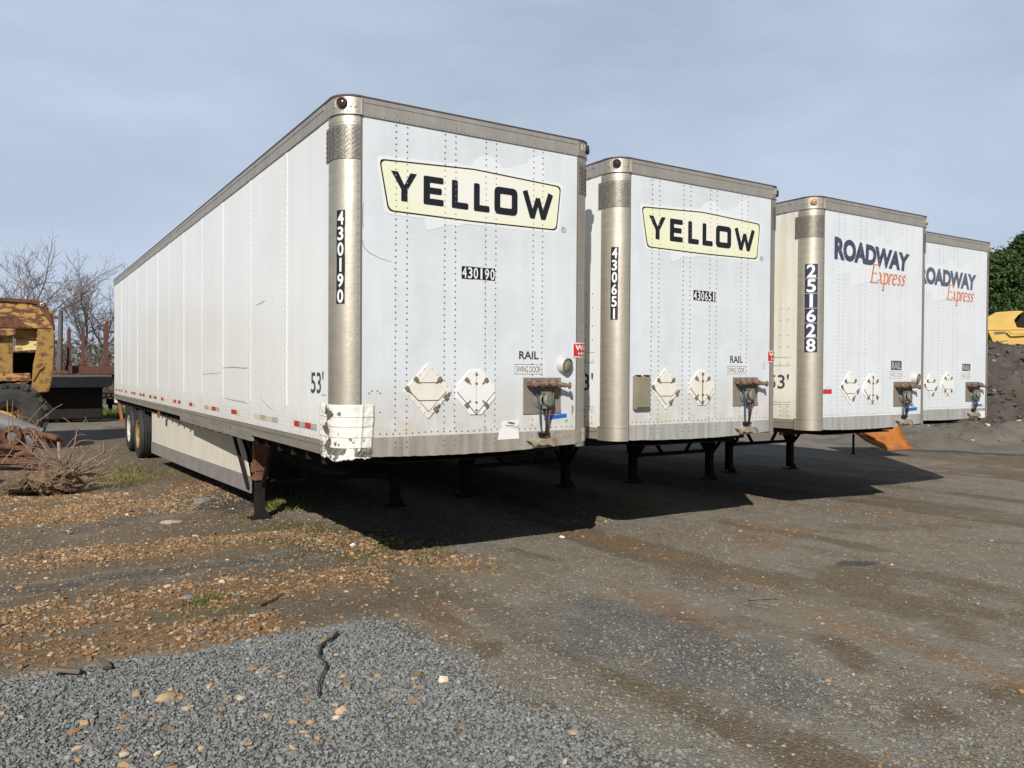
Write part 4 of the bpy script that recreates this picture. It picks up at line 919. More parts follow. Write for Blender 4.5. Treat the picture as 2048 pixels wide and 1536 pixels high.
    MB().box(0.06, 0.66, 14.45, 14.46, 0.25, 1.02).build('mud_flap', MT['rubber'], root); MB().box(TW-0.66, TW-0.06, 14.45, 14.46, 0.25, 1.02).build('mud_flap', MT['rubber'], root)
    ic = MB(); ic.bar((0.10, TL-0.12, 0.56), (TW-0.10, TL-0.12, 0.56), 0.10, 0.10)
    for x in (0.35, TW-0.35): ic.bar((x, TL-0.12, 0.60), (x, TL-0.22, 1.13), 0.09, 0.09)
    ic.bar((0.16, TL-0.12, 0.60), (0.10, TL-0.10, 1.13), 0.05, 0.07)
    ic.build('rear_bumper', mat_rustor, root)
    rf = MB(); rf.box(0, 0.07, TL-0.05, TL, 1.13, 3.95); rf.box(TW-0.07, TW, TL-0.05, TL, 1.13, 3.95); rf.box(0.07, TW-0.07, TL-0.05, TL, 3.90, 4.06); rf.box(0.0, TW, TL-0.05, TL+0.02, 1.02, 1.1295); rf.build('rear_frame', MT['side'], root)
    for x0, x1 in ((0.075, TW/2-0.005), (TW/2+0.005, TW-0.075)):
        dr = MB(); dr.box(x0, x1, TL-0.045, TL-0.005, 1.14, 3.89); d = dr.build('rear_door', MT['side'], root)
        lb = MB(); lb.tube([(x0+0.35, TL+0.03, 1.16), (x0+0.35, TL+0.03, 3.87)], 0.014, 8); lb.build('lock_rod', MT['alu'], d)
    return root
mat_rustor = mat('orange_rust_paint', (0.32, 0.11, 0.04), 0.75, 0, (0.22, 0.075, 0.035), 8)
def field_mat(name, edge, mid):
    m = bpy.data.materials.new(name); m.use_nodes = True; N = m.node_tree.nodes; L = m.node_tree.links.new; b = N['Principled BSDF']; b.inputs['Roughness'].default_value = 0.42
    tc = N.new('ShaderNodeTexCoord'); mp = N.new('ShaderNodeMapping'); mp.inputs['Location'].default_value = (-1.27, 0, -3.46*2.6); mp.inputs['Scale'].default_value = (0.95, 0, 2.6)
    ln = N.new('ShaderNodeVectorMath'); ln.operation = 'LENGTH'; r = N.new('ShaderNodeMapRange'); r.inputs[1].default_value = 0.35; r.inputs[2].default_value = 1.15
    x = N.new('ShaderNodeMix'); x.data_type = 'RGBA'; x.inputs[6].default_value = (*mid, 1); x.inputs[7].default_value = (*edge, 1)
    L(tc.outputs['Object'], mp.inputs[0]); L(mp.outputs[0], ln.inputs[0]); L(ln.outputs['Value'], r.inputs[0]); L(r.outputs[0], x.inputs[0]); L(x.outputs[2], b.inputs['Base Color']); return m

GH = [[(0.887, 3.60), (0.89, 3.625), (1.034, 3.679), (1.08, 3.685), (1.134, 3.667), (1.226, 3.675), (1.26, 3.73), (1.303, 3.767), (1.37, 3.795), (1.444, 3.792), (1.51, 3.76), (1.551, 3.704), (1.68, 3.73), (1.824, 3.793), (1.885, 3.863), (1.981, 3.877), (1.985, 3.80), (2.02, 3.76), (2.012, 3.60)],
      [(0.76, 3.20), (0.789, 3.062), (1.037, 3.14), (1.06, 3.115), (1.122, 3.14), (1.317, 3.20)]]
GH3 = [[(0.483, 3.527), (0.706, 3.60), (1.032, 3.615), (1.2, 3.60), (1.255, 3.67), (1.368, 3.71), (1.483, 3.685), (1.528, 3.61), (1.851, 3.715), (1.925, 3.77), (1.965, 3.58), (1.97, 3.31), (1.466, 3.13), (1.182, 3.095), (0.752, 2.995), (0.754, 3.19), (0.495, 3.12)]]
HB = lambda c: [('hose_blue', -0.022, c-0.135), ('hose_red', 0.024, c+0.085), ('hose_black', 0.0, c)]
TRAILERS = [
 dict(near=0, at=(0, 0, 0), front='front', side='side', lamp='dark', number='430190', post_z=(3.165, 2.395), post_w=0.078, tile=False, num=(1.13, 1.478, 2.672, 2.782), ghost=GH, brand='yellow', field=field_mat('pale_yellow_field', (0.78, 0.81, 0.52), (0.81, 0.80, 0.73)),
      rail=(1.742, 1.962, 1.964, 2.04), swing=(1.694, 2.003, 1.824, 1.916), placards=[('diamond', 0.804, 1.675, 0.235, False, 0), ('octagon', 1.28, 1.66, 0.20, False, 1)], plate=(1.789, 2.222, 1.447, 1.793), hoses=HB(2.005), warn=(1.99, 2.134),
      labels=[(2.545, 2.60, 1.69, 1.83, 'white'), (2.352, 2.358, 1.44, 1.53, 'grey_ink'), (2.364, 2.369, 1.46, 1.52, 'grey_ink')], bluetape=(2.03, 2.298, 1.385, 1.425, 0.022), green=(2.285, 1.375), lamp_at=(2.262, 1.915),
      label='white box trailer numbered 430190 with a torn, taped lower front corner and pale side skirt'),
 dict(near=1, at=(3.08, 0.22, 0.005), front='front', side='side', lamp='dark', number='430651', post_z=(3.165, 2.40), post_w=0.078, tile=False, num=(1.12, 1.468, 2.66, 2.772), ghost=GH, brand='yellow', field=field_mat('yellow_field', (0.76, 0.80, 0.46), (0.81, 0.80, 0.68)),
      rail=(1.72, 1.93, 1.967, 2.05), swing=(1.672, 1.98, 1.836, 1.928), placards=[('diamond', 0.71, 1.672, 0.225, False, 0), ('octagon', 1.262, 1.68, 0.195, True, 0)], plate=(1.768, 2.195, 1.462, 1.800), hoses=HB(1.98), warn=(1.985, 2.12),
      labels=[(2.54, 2.60, 1.70, 1.83, 'white'), (2.55, 2.60, 1.56, 1.65, 'white'), (2.285, 2.312, 1.905, 1.985, 'tantape')], doc_box=(0.238, 0.455, 1.455, 1.812),
      label='white box trailer numbered 430651 with a khaki document box low on its front'),
 dict(near=2, at=(6.34, 0.26, 0.003), front='front_b', side='cream', lamp='amber', number='251628', post_z=(3.25, 2.115), post_w=0.155, tile=True, ghost=GH3, brand='roadway', road=((0.40, 3.325), (2.05, 3.275), (2.09, 3.53), (0.40, 3.625)), express=(1.17, 3.075, 0.252),
      rail=(1.69, 1.90, 1.92, 2.02), swing=(1.63, 1.955, 1.79, 1.89), placards=[('diamond', 0.755, 1.665, 0.215, False, 1), ('octagon', 1.24, 1.645, 0.20, True, 1)], plate=(1.73, 2.19, 1.40, 1.745), hoses=HB(1.96),
      labels=[(0.198, 0.37, 1.595, 1.648, 'red'), (2.54, 2.59, 1.52, 1.66, 'white'), (2.545, 2.59, 1.38, 1.48, 'white')], bluetape=(2.01, 2.315, 1.325, 1.372, 0.012), green=(2.22, 1.40), lamp_at=(2.25, 1.79),
      label='white box trailer numbered 251628 on blue tiles with an amber corner lamp'),
 dict(near=3, at=(9.42, 0.95, 0.0), front='front_b', side='cream', lamp='amber', number='251634', post_z=(3.25, 2.115), post_w=0.155, tile=True, ghost=GH3, brand='roadway', road=((0.40, 3.28), (2.045, 3.255), (2.07, 3.525), (0.40, 3.565)), express=(1.17, 3.06, 0.252),
      rail=(1.69, 1.90, 1.925, 2.015), swing=(1.63, 1.93, 1.775, 1.88), placards=[('diamond', 0.735, 1.665, 0.20, False, 1), ('octagon', 1.235, 1.69, 0.185, False, 1)], plate=(1.77, 2.215, 1.40, 1.73), hoses=HB(2.0),
      labels=[(2.19, 2.385, 1.12, 1.235, 'white')], bluetape=(2.06, 2.30, 1.312, 1.352, 0.0), green=(2.315, 1.335),
      label='farthest white box trailer, partly hidden, next to the dark soil pile'),
]
TR = [trailer(c) for c in TRAILERS]
T1 = TR[0]

# ---- extras of the first trailer: skirt, reflective tape, scratches, patched corner
def skirt_x(y): return 0.10 + (0.42-0.10)*float(np.clip((11.0-y)/6.5, 0, 1))**1.3
def skirt_piece(y0, y1, z0, z1, t, m, name):
    mb = MB(); n = 8; vs = []
    for k in range(n+1):
        y = y0 + (y1-y0)*k/n; x = skirt_x(y)
        vs += [(x, y, z0), (x-t, y, z0), (x-t, y, z1), (x, y, z1)]
    fs = [(4*k+a, 4*k+b, 4*k+4+b, 4*k+4+a) for k in range(n) for a, b in ((0, 1), (1, 2), (2, 3), (3, 0))] + [(3, 2, 1, 0), (4*n, 4*n+1, 4*n+2, 4*n+3)]
    mb.add(vs, fs); return mb.build(name, m, T1)
for y0, y1 in ((5.82, 8.27), (8.275, 10.62)):
    p = skirt_piece(y0, y1-0.004, 0.455, 1.06, 0.012, MT['skirt'], 'side_skirt'); skirt_piece(y0, y1-0.004, 0.24, 0.46, 0.022, MT['skirt_r'], 'rubber_skirt')
# the leading panel has a curved front edge
mb = MB(); edge = [(4.45, 0.455), (4.55, 0.62), (4.68, 0.80), (4.86, 0.95), (5.10, 1.06)]
vs = []
for y, z in edge + [(5.815, 1.06), (5.815, 0.455)]: vs += [(skirt_x(y)-0.012, y, z), (skirt_x(y), y, z)]
n = len(vs)//2
mb.add(vs, [tuple(2*i for i in range(n)), tuple(2*i+1 for i in range(n))[::-1]] + [(2*i, 2*i+1, 2*((i+1) % n)+1, 2*((i+1) % n)) for i in range(n)]); mb.build('side_skirt', MT['skirt'], T1)
skirt_piece(4.38, 5.81, 0.24, 0.46, 0.022, MT['skirt_r'], 'rubber_skirt')
mb = MB(); mb.bar((0.38, 4.40, 0.30), (0.30, 4.95, 1.06), 0.03, 0.05); mb.build('skirt_stay', MT['dark'], T1)
mb = MB(); mb.box(skirt_x(8.24)-0.02, skirt_x(8.24)-0.0125, 8.20, 8.26, 0.90, 1.0); mb.build('skirt_bracket', MT['alu'], T1)
mb = MB(); mb.box(-0.02, 0.0, 9.0, 9.16, 1.0, 1.11); mb.build('rusty_tab', mat_rustor, T1)
for k, (y0, y1, zc, pat) in enumerate(((0.53, 1.19, 1.352, 'SRSR'), (1.70, 2.62, 1.350, 'StsT'), (3.27, 3.68, 1.352, 'tRR'), (4.30, 5.22, 1.345, 'SRtS'), (5.85, 6.30, 1.345, 'tR'), (7.0, 7.80, 1.345, 'RtRt'), (8.4, 8.86, 1.345, 'tR'), (9.36, 10.25, 1.345, 'RtR'), (10.85, 11.55, 1.35, 'RSR'), (12.15, 12.85, 1.35, 'RSR'), (13.4, 13.9, 1.355, 'tR'), (14.45, 15.15, 1.355, 'RtR'), (15.5, 15.9, 1.355, 'RS'))):
    mb = MB(); n = len(pat); w = (y1-y0)/n
    for j, ch in enumerate(pat):
        mi = {'S': 1, 'R': 0, 't': 2, 's': 1, 'T': 2}[ch]; mb.box(-0.0045, -0.001, y0+j*w, y0+(j+1)*w-0.002, zc-0.026, zc+0.026, mi)
    mb.build('reflective_tape', [MT['redtape'], MT['silvertape'], MT['tantape']], T1)
mb = MB()
for pts in ([(4.15, 1.875), (3.6, 1.885), (3.1, 1.872), (2.85, 1.876)], [(5.35, 1.79), (4.8, 1.80), (4.25, 1.815)], [(4.0, 1.50), (3.6, 1.49), (3.15, 1.485), (2.9, 1.475)], [(0.42, 1.637), (0.36, 1.640), (0.30, 1.636)], [(2.35, 1.55), (2.1, 1.48), (1.85, 1.43)], [(2.55, 2.55), (2.3, 2.565), (2.2, 2.575)]):
    stroke(mb, [(0.077-y, z) for y, z in pts], [0.004]+[0.008]*(len(pts)-2)+[0.003], M, 0.0042)
mb.build('scratch', MT['scratch'], T1)
mb = MB()
stroke(mb, [(0.195, 2.93), (0.215, 2.86), (0.27, 2.82), (0.36, 2.785), (0.46, 2.765)], [0.008, 0.007, 0.006, 0.005, 0.003], M, 0.0015); stroke(mb, [(0.205, 3.23), (0.20, 3.12), (0.205, 3.02)], 0.006, M, 0.0012); mb.build('scratch', MT['scratch'], T1)

def tape_patch():
    ds = dz = 0.0075; s0, s1, z0, z1 = -0.353, 0.305, 1.085, 1.560
    ns, nz = int((s1-s0)/ds), int((z1-z0)/dz)
    def crumple(s, z, k): return float(fbm(s*k, z*k, 3)) - 0.5
    # torn metal below
    mb = MB(); vs = []; nn = {}
    for j in range(nz+1):
        for i in range(ns+1):
            s, z = s0 + i*ds, z0 + j*dz; vs.append(M(s, z, 0.006 + 0.012*abs(crumple(s, z, 22))))
    fs = []
    for j in range(nz):
        for i in range(ns):
            s, z = s0+(i+.5)*ds, z0+(j+.5)*dz
            if -0.27 < s < 0.29 and z < 1.555 and z > 1.128 - 0.03*math.exp(-((s+0.02)/0.09)**2) + 0.012*crumple(s, z, 40) + 0.0: fs.append((j*(ns+1)+i, j*(ns+1)+i+1, (j+1)*(ns+1)+i+1, (j+1)*(ns+1)+i))
    mb.add(vs, fs); t = mb.build('torn_corner', MT['torn'], T1)
    tops = [1.556, 1.470, 1.388, 1.300, 1.215]; bots = [1.465, 1.385, 1.296, 1.210, 1.10]; ends = [0.300, 0.296, 0.293, 0.285, 0.280]
    mb = MB()
    for b in range(5):
        n = int((tops[b]-bots[b]+0.012)/dz)+1; vs = []; h0 = 0.013 - 0.0016*b
        for j in range(n+1):
            for i in range(ns+1):
                s = s0 + i*ds; z = bots[b]-0.006 + j*dz
                wr = 0.010*max(0, crumple(s, z*0.6, 14)) + 0.006*crumple(s, z, 30) + 0.010*math.exp(-((s-0.185-0.05*(z-1.3))/0.012)**2)
                if abs(s+0.19) < 0.10: wr += 0.022*abs(crumple(s, z, 35))
                vs.append(M(s, z, h0 + wr))
        fs = []
        for j in range(n):
            for i in range(ns):
                s, z = s0+(i+.5)*ds, bots[b]-0.006+(j+.5)*dz; q = crumple(s, z, 26)
                if s > ends[b] + 0.004*q: continue
                gc = -0.165 + 0.04*math.sin(z*31) + 0.06*q; gw = 0.050 + 0.030*math.sin(z*47+1)
                if abs(s-gc) < gw and z > 1.17: continue
                if b == 4:
                    if ((s+0.12)/0.075)**2 + ((z-1.17)/0.035)**2 < 1 + 1.2*q: continue
                    if ((s-0.015)/0.055)**2 + ((z-1.185)/0.042)**2 < 1 + 1.4*q: continue
                    if s > 0.10 + (1.205-z)*0.5 + 0.05*q and z < 1.207 - 1.2*max(0, 0.19-s) + 0.03*q and z > 1.128 + 0.01*q: continue
                    if z < 1.118 - 0.025*math.exp(-((s+0.03)/0.08)**2) + 0.03*q: continue
                if ((s-0.01)/0.016)**2 + ((z-1.487)/0.020)**2 < 1 + 2*q: continue
                if ((s+0.03)/0.02)**2 + ((z-1.235)/0.02)**2 < 1 + 2*q: continue
                fs.append((j*(ns+1)+i, j*(ns+1)+i+1, (j+1)*(ns+1)+i+1, (j+1)*(ns+1)+i))
        mb.add(vs, fs)
    o = mb.build('corner_patch', MT['patch'], T1, 50)
    sd = o.modifiers.new('thickness', 'SOLIDIFY'); sd.thickness = 0.003
tape_patch()
# torn label on the sill and a worn data plate
mb = MB(); mb.prism([(1.556, 1.393), (1.745, 1.395), (1.735, 1.345), (1.700, 1.335), (1.685, 1.352), (1.60, 1.352), (1.58, 1.375), (1.60, 1.338), (1.66, 1.325), (1.70, 1.318), (1.735, 1.30), (1.745, 1.225), (1.512, 1.222), (1.53, 1.298), (1.555, 1.33)][::-1], M, 0.006, 0.0085); lb = mb.build('torn_label', MT['white'], T1)
mb = MB(); mb.prism([(1.605, 1.378), (1.65, 1.384), (1.70, 1.372), (1.69, 1.358), (1.64, 1.364)][::-1], M, 0.0085, 0.009); mb.build('torn_hole', MT['groove'], lb)
mb = MB(); band(mb, 2.13, 2.34, 1.215, 1.25, 0.006, 0.0075); mb.build('worn_data_plate', MT['beige'], T1)
mb = MB(); band(mb, 2.50, 2.56, 1.17, 1.30, 0.0075, 0.02, n=3); band(mb, 2.405, 2.43, 1.16, 1.30, 0.008, 0.02); mb.build('bent_guard', MT['steel'], T1)

# ---------------------------------------------------------------- the rest of the yard
def zpx(u, v, D): return CAM[2] + D*(RIGHT[2]*(u-1024)/FPX - UP[2]*(v-768)/FPX + FWD[2])
def frame(name, u0, D, z=None, face=None):
    """an Empty on the ground, its y axis pointing away along the line of sight; P gives places on planes across it"""
    p = bg(u0, D); g = float(ground_h(p[0], p[1])) if z is None else z
    fu = u0 if face is None else face
    az = YAW + math.atan((fu-1024)/FPX)
    r = empty(name, (p[0], p[1], g), -az)
    ex = np.array([math.cos(az), -math.sin(az), 0]); ey = np.array([math.sin(az), math.cos(az), 0]); o = np.array([p[0], p[1], g])
    def P(u, v, d=0.0):
        ray = RIGHT*(u-1024)/FPX - UP*(v-768)/FPX + FWD
        t = (ey @ (o - CAM) + d)/(ey @ ray); w = CAM + t*ray - o
        return (float(ex @ w), d, float(w[2]))
    return r, P, g
def slab(mb, P, pts, d0, d1, mi=0, lean=None):
    """outline in the facing plane, given thickness into the distance"""
    n = len(pts); fr = [P(u, v) for u, v in pts]
    vs = [(x, d0 + (lean(z) if lean else 0), z) for x, _, z in fr] + [(x, d1, z) for x, _, z in fr]
    ar = sum(fr[i][0]*fr[(i+1) % n][2] - fr[(i+1) % n][0]*fr[i][2] for i in range(n)); idx = list(range(n)) if ar > 0 else list(range(n))[::-1]
    fs = [tuple(idx), tuple(i+n for i in idx[::-1])] + [(idx[q], idx[q]+n, idx[(q+1) % n]+n, idx[(q+1) % n]) for q in range(n)]
    mb.add(vs, fs, mi)

YEL = mat('chipped_yellow_paint', (0.29, 0.165, 0.036), 0.7, 0, (0.11, 0.05, 0.024), 6.5, lo=0.50, hi=0.62, bump=0.06, bscale=40)
YELR = mat('rusted_yellow_paint', (0.42, 0.235, 0.07), 0.75, 0, (0.115, 0.045, 0.021), 7.5, lo=0.45, hi=0.52, stretch=(0.55, 1, 1.3), bump=0.1, bscale=40)
RUSTY = mat('red_brown_rust', (0.075, 0.031, 0.019), 0.9, 0, (0.16, 0.07, 0.036), 9, bump=0.1, bscale=40)
REDP = mat('faded_red_paint', (0.125, 0.038, 0.026), 0.75, 0, (0.08, 0.036, 0.026), 4)
NAVYP = mat('black_blue_deck_paint', (0.007, 0.008, 0.013), 0.7, 0, (0.013, 0.013, 0.017), 3, spec=0.2)
GREYP = mat('worn_grey_paint', (0.13, 0.138, 0.16), 0.6, 0.1, (0.19, 0.18, 0.17), 6)
WOOD = mat('grey_wood', (0.19, 0.145, 0.105), 0.85, 0, (0.11, 0.08, 0.06), 8, stretch=(1, 1, 6))
GALV = mat('weathered_pole', (0.115, 0.098, 0.088), 0.75, 0.0, (0.10, 0.055, 0.04), 2, lo=0.5, hi=0.6)
BARK = mat('grey_brown_bark', (0.155, 0.128, 0.110), 0.9, 0, (0.21, 0.175, 0.15), 4)
TWIG = mat('red_brown_twig', (0.235, 0.125, 0.09), 0.8, 0, (0.28, 0.20, 0.14), 6)
DEAD = mat('dry_brush', (0.14, 0.112, 0.09), 0.9, 0, (0.19, 0.16, 0.12), 0.7)

# ---- articulated dump truck, left
r, P, g = frame('dump_truck', 60, 19.0, face=112); tag(r, 'old yellow dump truck with a rusted, flaking tipping body and lugged tyre', 'dump truck')
mb = MB(); slab(mb, P, [(-330, 655), (110, 657), (108, 640), (103, 622), (92, 608), (60, 602), (0, 598), (-330, 592)], 0.0, 1.7, 0)
body = mb.build('upper_sideboard', YELR, r, bevel=0.02)
mb = MB(); slab(mb, P, [(-330, 597), (0, 602), (60, 606), (88, 611), (92, 606), (60, 599), (0, 595), (-330, 589)], -0.05, 0.06); slab(mb, P, [(-330, 630), (35, 632), (52, 655), (-330, 655)], -0.012, -0.002)
mb.build('rusted_rim', RUSTY, body, bevel=0.012)
mb = MB(); slab(mb, P, [(72, 607), (90, 609), (111, 652), (104, 652)], -0.05, -0.003); mb.build('corner_flange', RUSTY, body, bevel=0.008)
MB().lathe([(0, 0.05), (0.02, 0.045), (0.03, 0.02)], P(84, 609, -0.06), (0, -1, 0), 14).build('lifting_eye', MT['alu'], body)
mb = MB(); slab(mb, P, [(-330, 672), (25, 672), (25, 757), (-330, 752)], 0.14, 0.25); low = mb.build('lower_body', YEL, r, bevel=0.01)
mb = MB(); slab(mb, P, [(-330, 657.5), (31, 657.5), (31, 667), (26, 671.5), (-330, 671.5)], -0.06, 0.3); mb.build('side_ledge', YELR, r, bevel=0.015)
mb = MB(); slab(mb, P, [(25.5, 657.5), (74, 657.5), (73, 676), (26, 676)], 0.30, 0.36); mb.build('side_plate', YEL, r)
# gusset tipped towards the light, sunlit brightness put into its paler yellow
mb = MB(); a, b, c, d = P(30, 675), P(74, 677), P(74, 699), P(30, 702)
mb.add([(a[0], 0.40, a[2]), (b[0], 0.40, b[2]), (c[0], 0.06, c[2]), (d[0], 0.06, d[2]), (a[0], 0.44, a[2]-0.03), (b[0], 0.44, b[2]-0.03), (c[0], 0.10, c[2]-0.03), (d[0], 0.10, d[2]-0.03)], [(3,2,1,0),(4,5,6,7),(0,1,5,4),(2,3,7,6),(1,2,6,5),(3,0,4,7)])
mb.build('gusset', mat('sunlit_yellow_paint', (0.55, 0.42, 0.20), 0.6, 0, (0.30, 0.15, 0.06), 5, lo=0.56, hi=0.62), r)
mb = MB(); slab(mb, P, [(62, 786), (98, 784), (104, 760), (108, 700), (108, 658), (75, 658), (72.5, 700), (66, 730)], -0.02, 1.6); mb.build('rear_rib', YEL, r, bevel=0.02)
mb = MB(); slab(mb, P, [(61, 758), (65, 758), (78, 733), (88, 731), (87, 735), (79, 740), (66, 762)], -0.06, -0.021); mb.build('bent_strip', YEL, r)
mb = MB(); slab(mb, P, [(-330, 757), (60, 746), (62, 762), (-330, 768)], 0.0, 0.9); slab(mb, P, [(5, 769), (58, 763), (36, 783), (24, 779)], 0.02, 0.12); mb.build('bottom_ledge', YELR, r, bevel=0.01)
mb = MB(); slab(mb, P, [(-330, 703), (70, 703), (70, 770), (-330, 770)], 1.0, 1.6); mb.build('cavity_shade_box', MT['dark'], r)  # near-black box stands in for the shade deep in the side cavity
mb = MB(); slab(mb, P, [(-330, 775), (70, 775), (70, 822), (-330, 822)], 0.3, 1.7); mb.build('chassis', MT['dark'], r)
OFFT = mat('big_tyre_rubber', (0.022, 0.023, 0.021), 0.9, 0, (0.05, 0.05, 0.042), 4, bump=0.1, bscale=30)
for ux in (19, -230):
    cx = P(ux, 850, -1.2)[0]; rad = cz = 0.765; TY = -1.2; w = MB()
    w.lathe([(0.05, 0.26), (-0.03, 0.40), (-0.04, 0.55), (0.0, rad-0.14), (0.10, rad-0.05), (0.62, rad-0.05), (0.72, rad-0.14), (0.76, 0.55), (0.74, 0.42)], (cx, 0.10+TY, cz), (0, 1, 0), 44)
    for k in range(22):
        a = 2*math.pi*k/22
        for sgn in (0, 1):
            a2 = a + sgn*math.pi/22; q = lambda rr, an, y: (cx + rr*math.cos(an), y + TY, cz + rr*math.sin(an))
            y0, y1 = (0.10, 0.46) if sgn == 0 else (0.44, 0.84)
            da = 0.075; vs = [q(rad-0.10, a2-da, y0), q(rad-0.10, a2+da, y0), q(rad-0.06, a2+da+0.10, y1), q(rad-0.06, a2-da+0.10, y1), q(rad-0.01, a2-da*.8, y0), q(rad-0.01, a2+da*.8, y0), q(rad, a2+da*.8+0.10, y1), q(rad, a2-da*.8+0.10, y1)]
            w.add(vs, [(0,1,2,3),(7,6,5,4),(0,4,5,1),(1,5,6,2),(2,6,7,3),(3,7,4,0)])
    t = w.build('tyre', OFFT, r)
    MB().lathe([(0.05, 0.265), (0.08, 0.25), (0.18, 0.22), (0.20, 0.12), (0.10, 0.10), (0.10, 0.0)], (cx, 0.10+TY, cz), (0, 1, 0), 28).build('rim', RUSTY, t, 40)
mb = MB(); slab(mb, P, [(70, 801), (79, 804), (87, 816), (88, 828), (79, 813), (70, 805)], -0.9, -0.3); mb.build('mudguard', YELR, r)

# ---- dark flatbed behind it
r, P, g = frame('flatbed_trailer', 160, 27.0, face=226); tag(r, 'dark blue-black flatbed trailer with bare deck behind the rusty dump truck', 'flatbed trailer')
mb = MB(); slab(mb, P, [(60, 754), (222, 753), (226, 757), (224, 770), (214, 775), (60, 776)], 0.0, 2.5); d = mb.build('deck_frame', NAVYP, r, bevel=0.02)
mb = MB(); x0, _, z0 = P(60, 753.4); x1 = P(223, 753)[0]
for k in range(9): mb.box(x0, x1, 0.03+k*0.275, 0.03+k*0.275+0.26, z0+0.002, z0+0.045)
mb.build('deck_boards', WOOD, d)
mb = MB(); slab(mb, P, [(60, 777), (204, 777), (204, 838), (130, 842), (60, 843)], 0.9, 2.2); mb.build('underdeck_shade_box', MT['dark'], r, bevel=0.03)  # black box added in place of the shade under the deck
for u in (96, 130): 
    c = P(u, 820, 1.3); MB().lathe([(0, 0.2), (0.0, 0.42), (0.05, 0.5), (0.25, 0.5), (0.3, 0.42), (0.3, 0.2)], (c[0], 1.3, 0.5), (0, 1, 0), 28).build('tyre', MT['rubber'], r, 40)
mb = MB(); x0, _, z0 = P(98, 751); mb.box(x0, P(136, 751)[0], 0.05, 0.4, z0+0.03, z0+0.16); o = mb.build('timber_block', RUSTY, None, bevel=0.015)
o.location = r.location; o.rotation_euler = r.rotation_euler; tag(o, 'rusty brown beam lying on the end of the dark flatbed deck', 'beam')

# ---- red log trailer with stakes
r, P, g = frame('log_trailer', 170, 32.0); tag(r, 'faded red log trailer with upright stakes in front of the bare trees', 'log trailer')
mb = MB(); slab(mb, P, [(120, 731), (245, 733), (245, 749), (122, 747)], 0.0, 0.18); slab(mb, P, [(120, 731), (245, 733), (245, 749), (122, 747)], 2.1, 2.28)
for u in (124, 160, 196, 232): slab(mb, P, [(u, 738), (u+6, 738), (u+6, 748), (u, 748)], 0.18, 2.1)
mb.build('side_rail', REDP, r, bevel=0.015)
for u, v, w, m in ((137, 652, 7, REDP), (166, 647, 8, REDP), (213, 639, 9, REDP), (250, 636, 9, REDP)):
    for d0 in (0.0, 2.1):
        mb = MB(); slab(mb, P, [(u-w*0.45, 731.4), (u+w*0.45, 731.4), (u+w*0.42, v+3), (u+w*0.3, v), (u-w*0.3, v+6), (u-w*0.42, v+10)], d0+0.03, d0+0.16)
        slab(mb, P, [(u-w*1.0, 731.3), (u+w*1.0, 731.3), (u+w*0.5, 720), (u-w*0.5, 720)], d0+0.05, d0+0.14)
        mb.build('stake', m, r, bevel=0.01)
mb = MB(); slab(mb, P, [(120, 749.2), (245, 750), (245, 760), (120, 760)], 0.4, 1.9); slab(mb, P, [(150, 760), (158, 760), (158, 812), (150, 812)], 0.5, 0.7); slab(mb, P, [(232, 760), (240, 760), (240, 812), (232, 812)], 0.5, 0.7); mb.build('chassis', MT['dark'], r)
r, P, g = frame('utility_pole', 119, 31.0); tag(r, 'dark weathered pole standing at the end of the red log trailer', 'pole')
P0 = P(119, 745); mb = MB(); mb.tube([(0, 0, -0.2), (0.02, 0, 2.2), (0.05, 0, zpx(119, 621, 31)-g)], [0.10, 0.095, 0.085], 10); mb.build('pole_shaft', GALV, r, 40)
mb = MB(); mb.tube([(-0.22, 0.1, -0.2), (-0.2, 0.1, zpx(112, 668, 31)-g)], 0.05, 8); mb.build('pole_brace', GALV, r, 40)

# ---- low red flatbed further back
r, P, g = frame('flatbed_trailer', 222, 33.5); tag(r, 'low red flatbed with red and white reflector strip, seen past the first trailer rear', 'flatbed trailer')
mb = MB(); slab(mb, P, [(204, 786), (330, 789), (330, 800), (204, 795)], 0.0, 2.4); d = mb.build('deck', REDP, r, bevel=0.01)
mb = MB(); xs = [P(u, 790)[0] for u in np.linspace(205, 300, 20)]; za = zpx(220, 788, 33.5)-g; zb = zpx(220, 793, 33.5)-g
for k in range(19): mb.box(xs[k], xs[k+1], -0.012, -0.004, zb, za, k % 2)
mb.build('reflective_tape', [MT['white'], MT['red']], d)
mb = MB(); slab(mb, P, [(212, 800), (320, 801), (320, 812), (212, 810)], 0.4, 1.9)
for u in (216, 300): slab(mb, P, [(u, 800), (u+9, 800), (u+9, 836), (u, 836)], 0.5, 0.8)
mb.build('chassis', MT['dark'], r)

# ---- scrap by the left edge
r, P, g = frame('hydraulic_cylinder', 40, 12.7); tag(r, 'worn grey hydraulic cylinder with rusty eye ends lying on the scrap heap', 'hydraulic cylinder')
MB().tube([P(-70, 818, 0.2), P(80, 874, 0)], 0.145, 18).build('barrel', GREYP, r, 40)
MB().tube([P(80, 874, 0), P(116, 882, -0.05)], 0.07, 12).build('rod', RUSTY, r, 40)
for u, v, q in ((21, 872, 0.15), (53, 878, 0.16)):
    c = Vector(P(u, v, -0.22)); MB().lathe([(0, q*0.55), (0, q), (0.12, q*1.02), (0.16, q*0.9), (0.16, q*0.55), (0.0, q*0.55)], c, (0.35, 1, 0.1), 22).build('eye_end', RUSTY, r, 40)
    MB().lathe([(0.04, q*0.55), (0.03, 0.0)], c, (0.35, 1, 0.1), 18).build('eye_pin', GREYP, r)
r, P, g = frame('bent_pipe', 15, 13.1); tag(r, 'bent yellow pipe arching over the grey hydraulic cylinder', 'pipe')
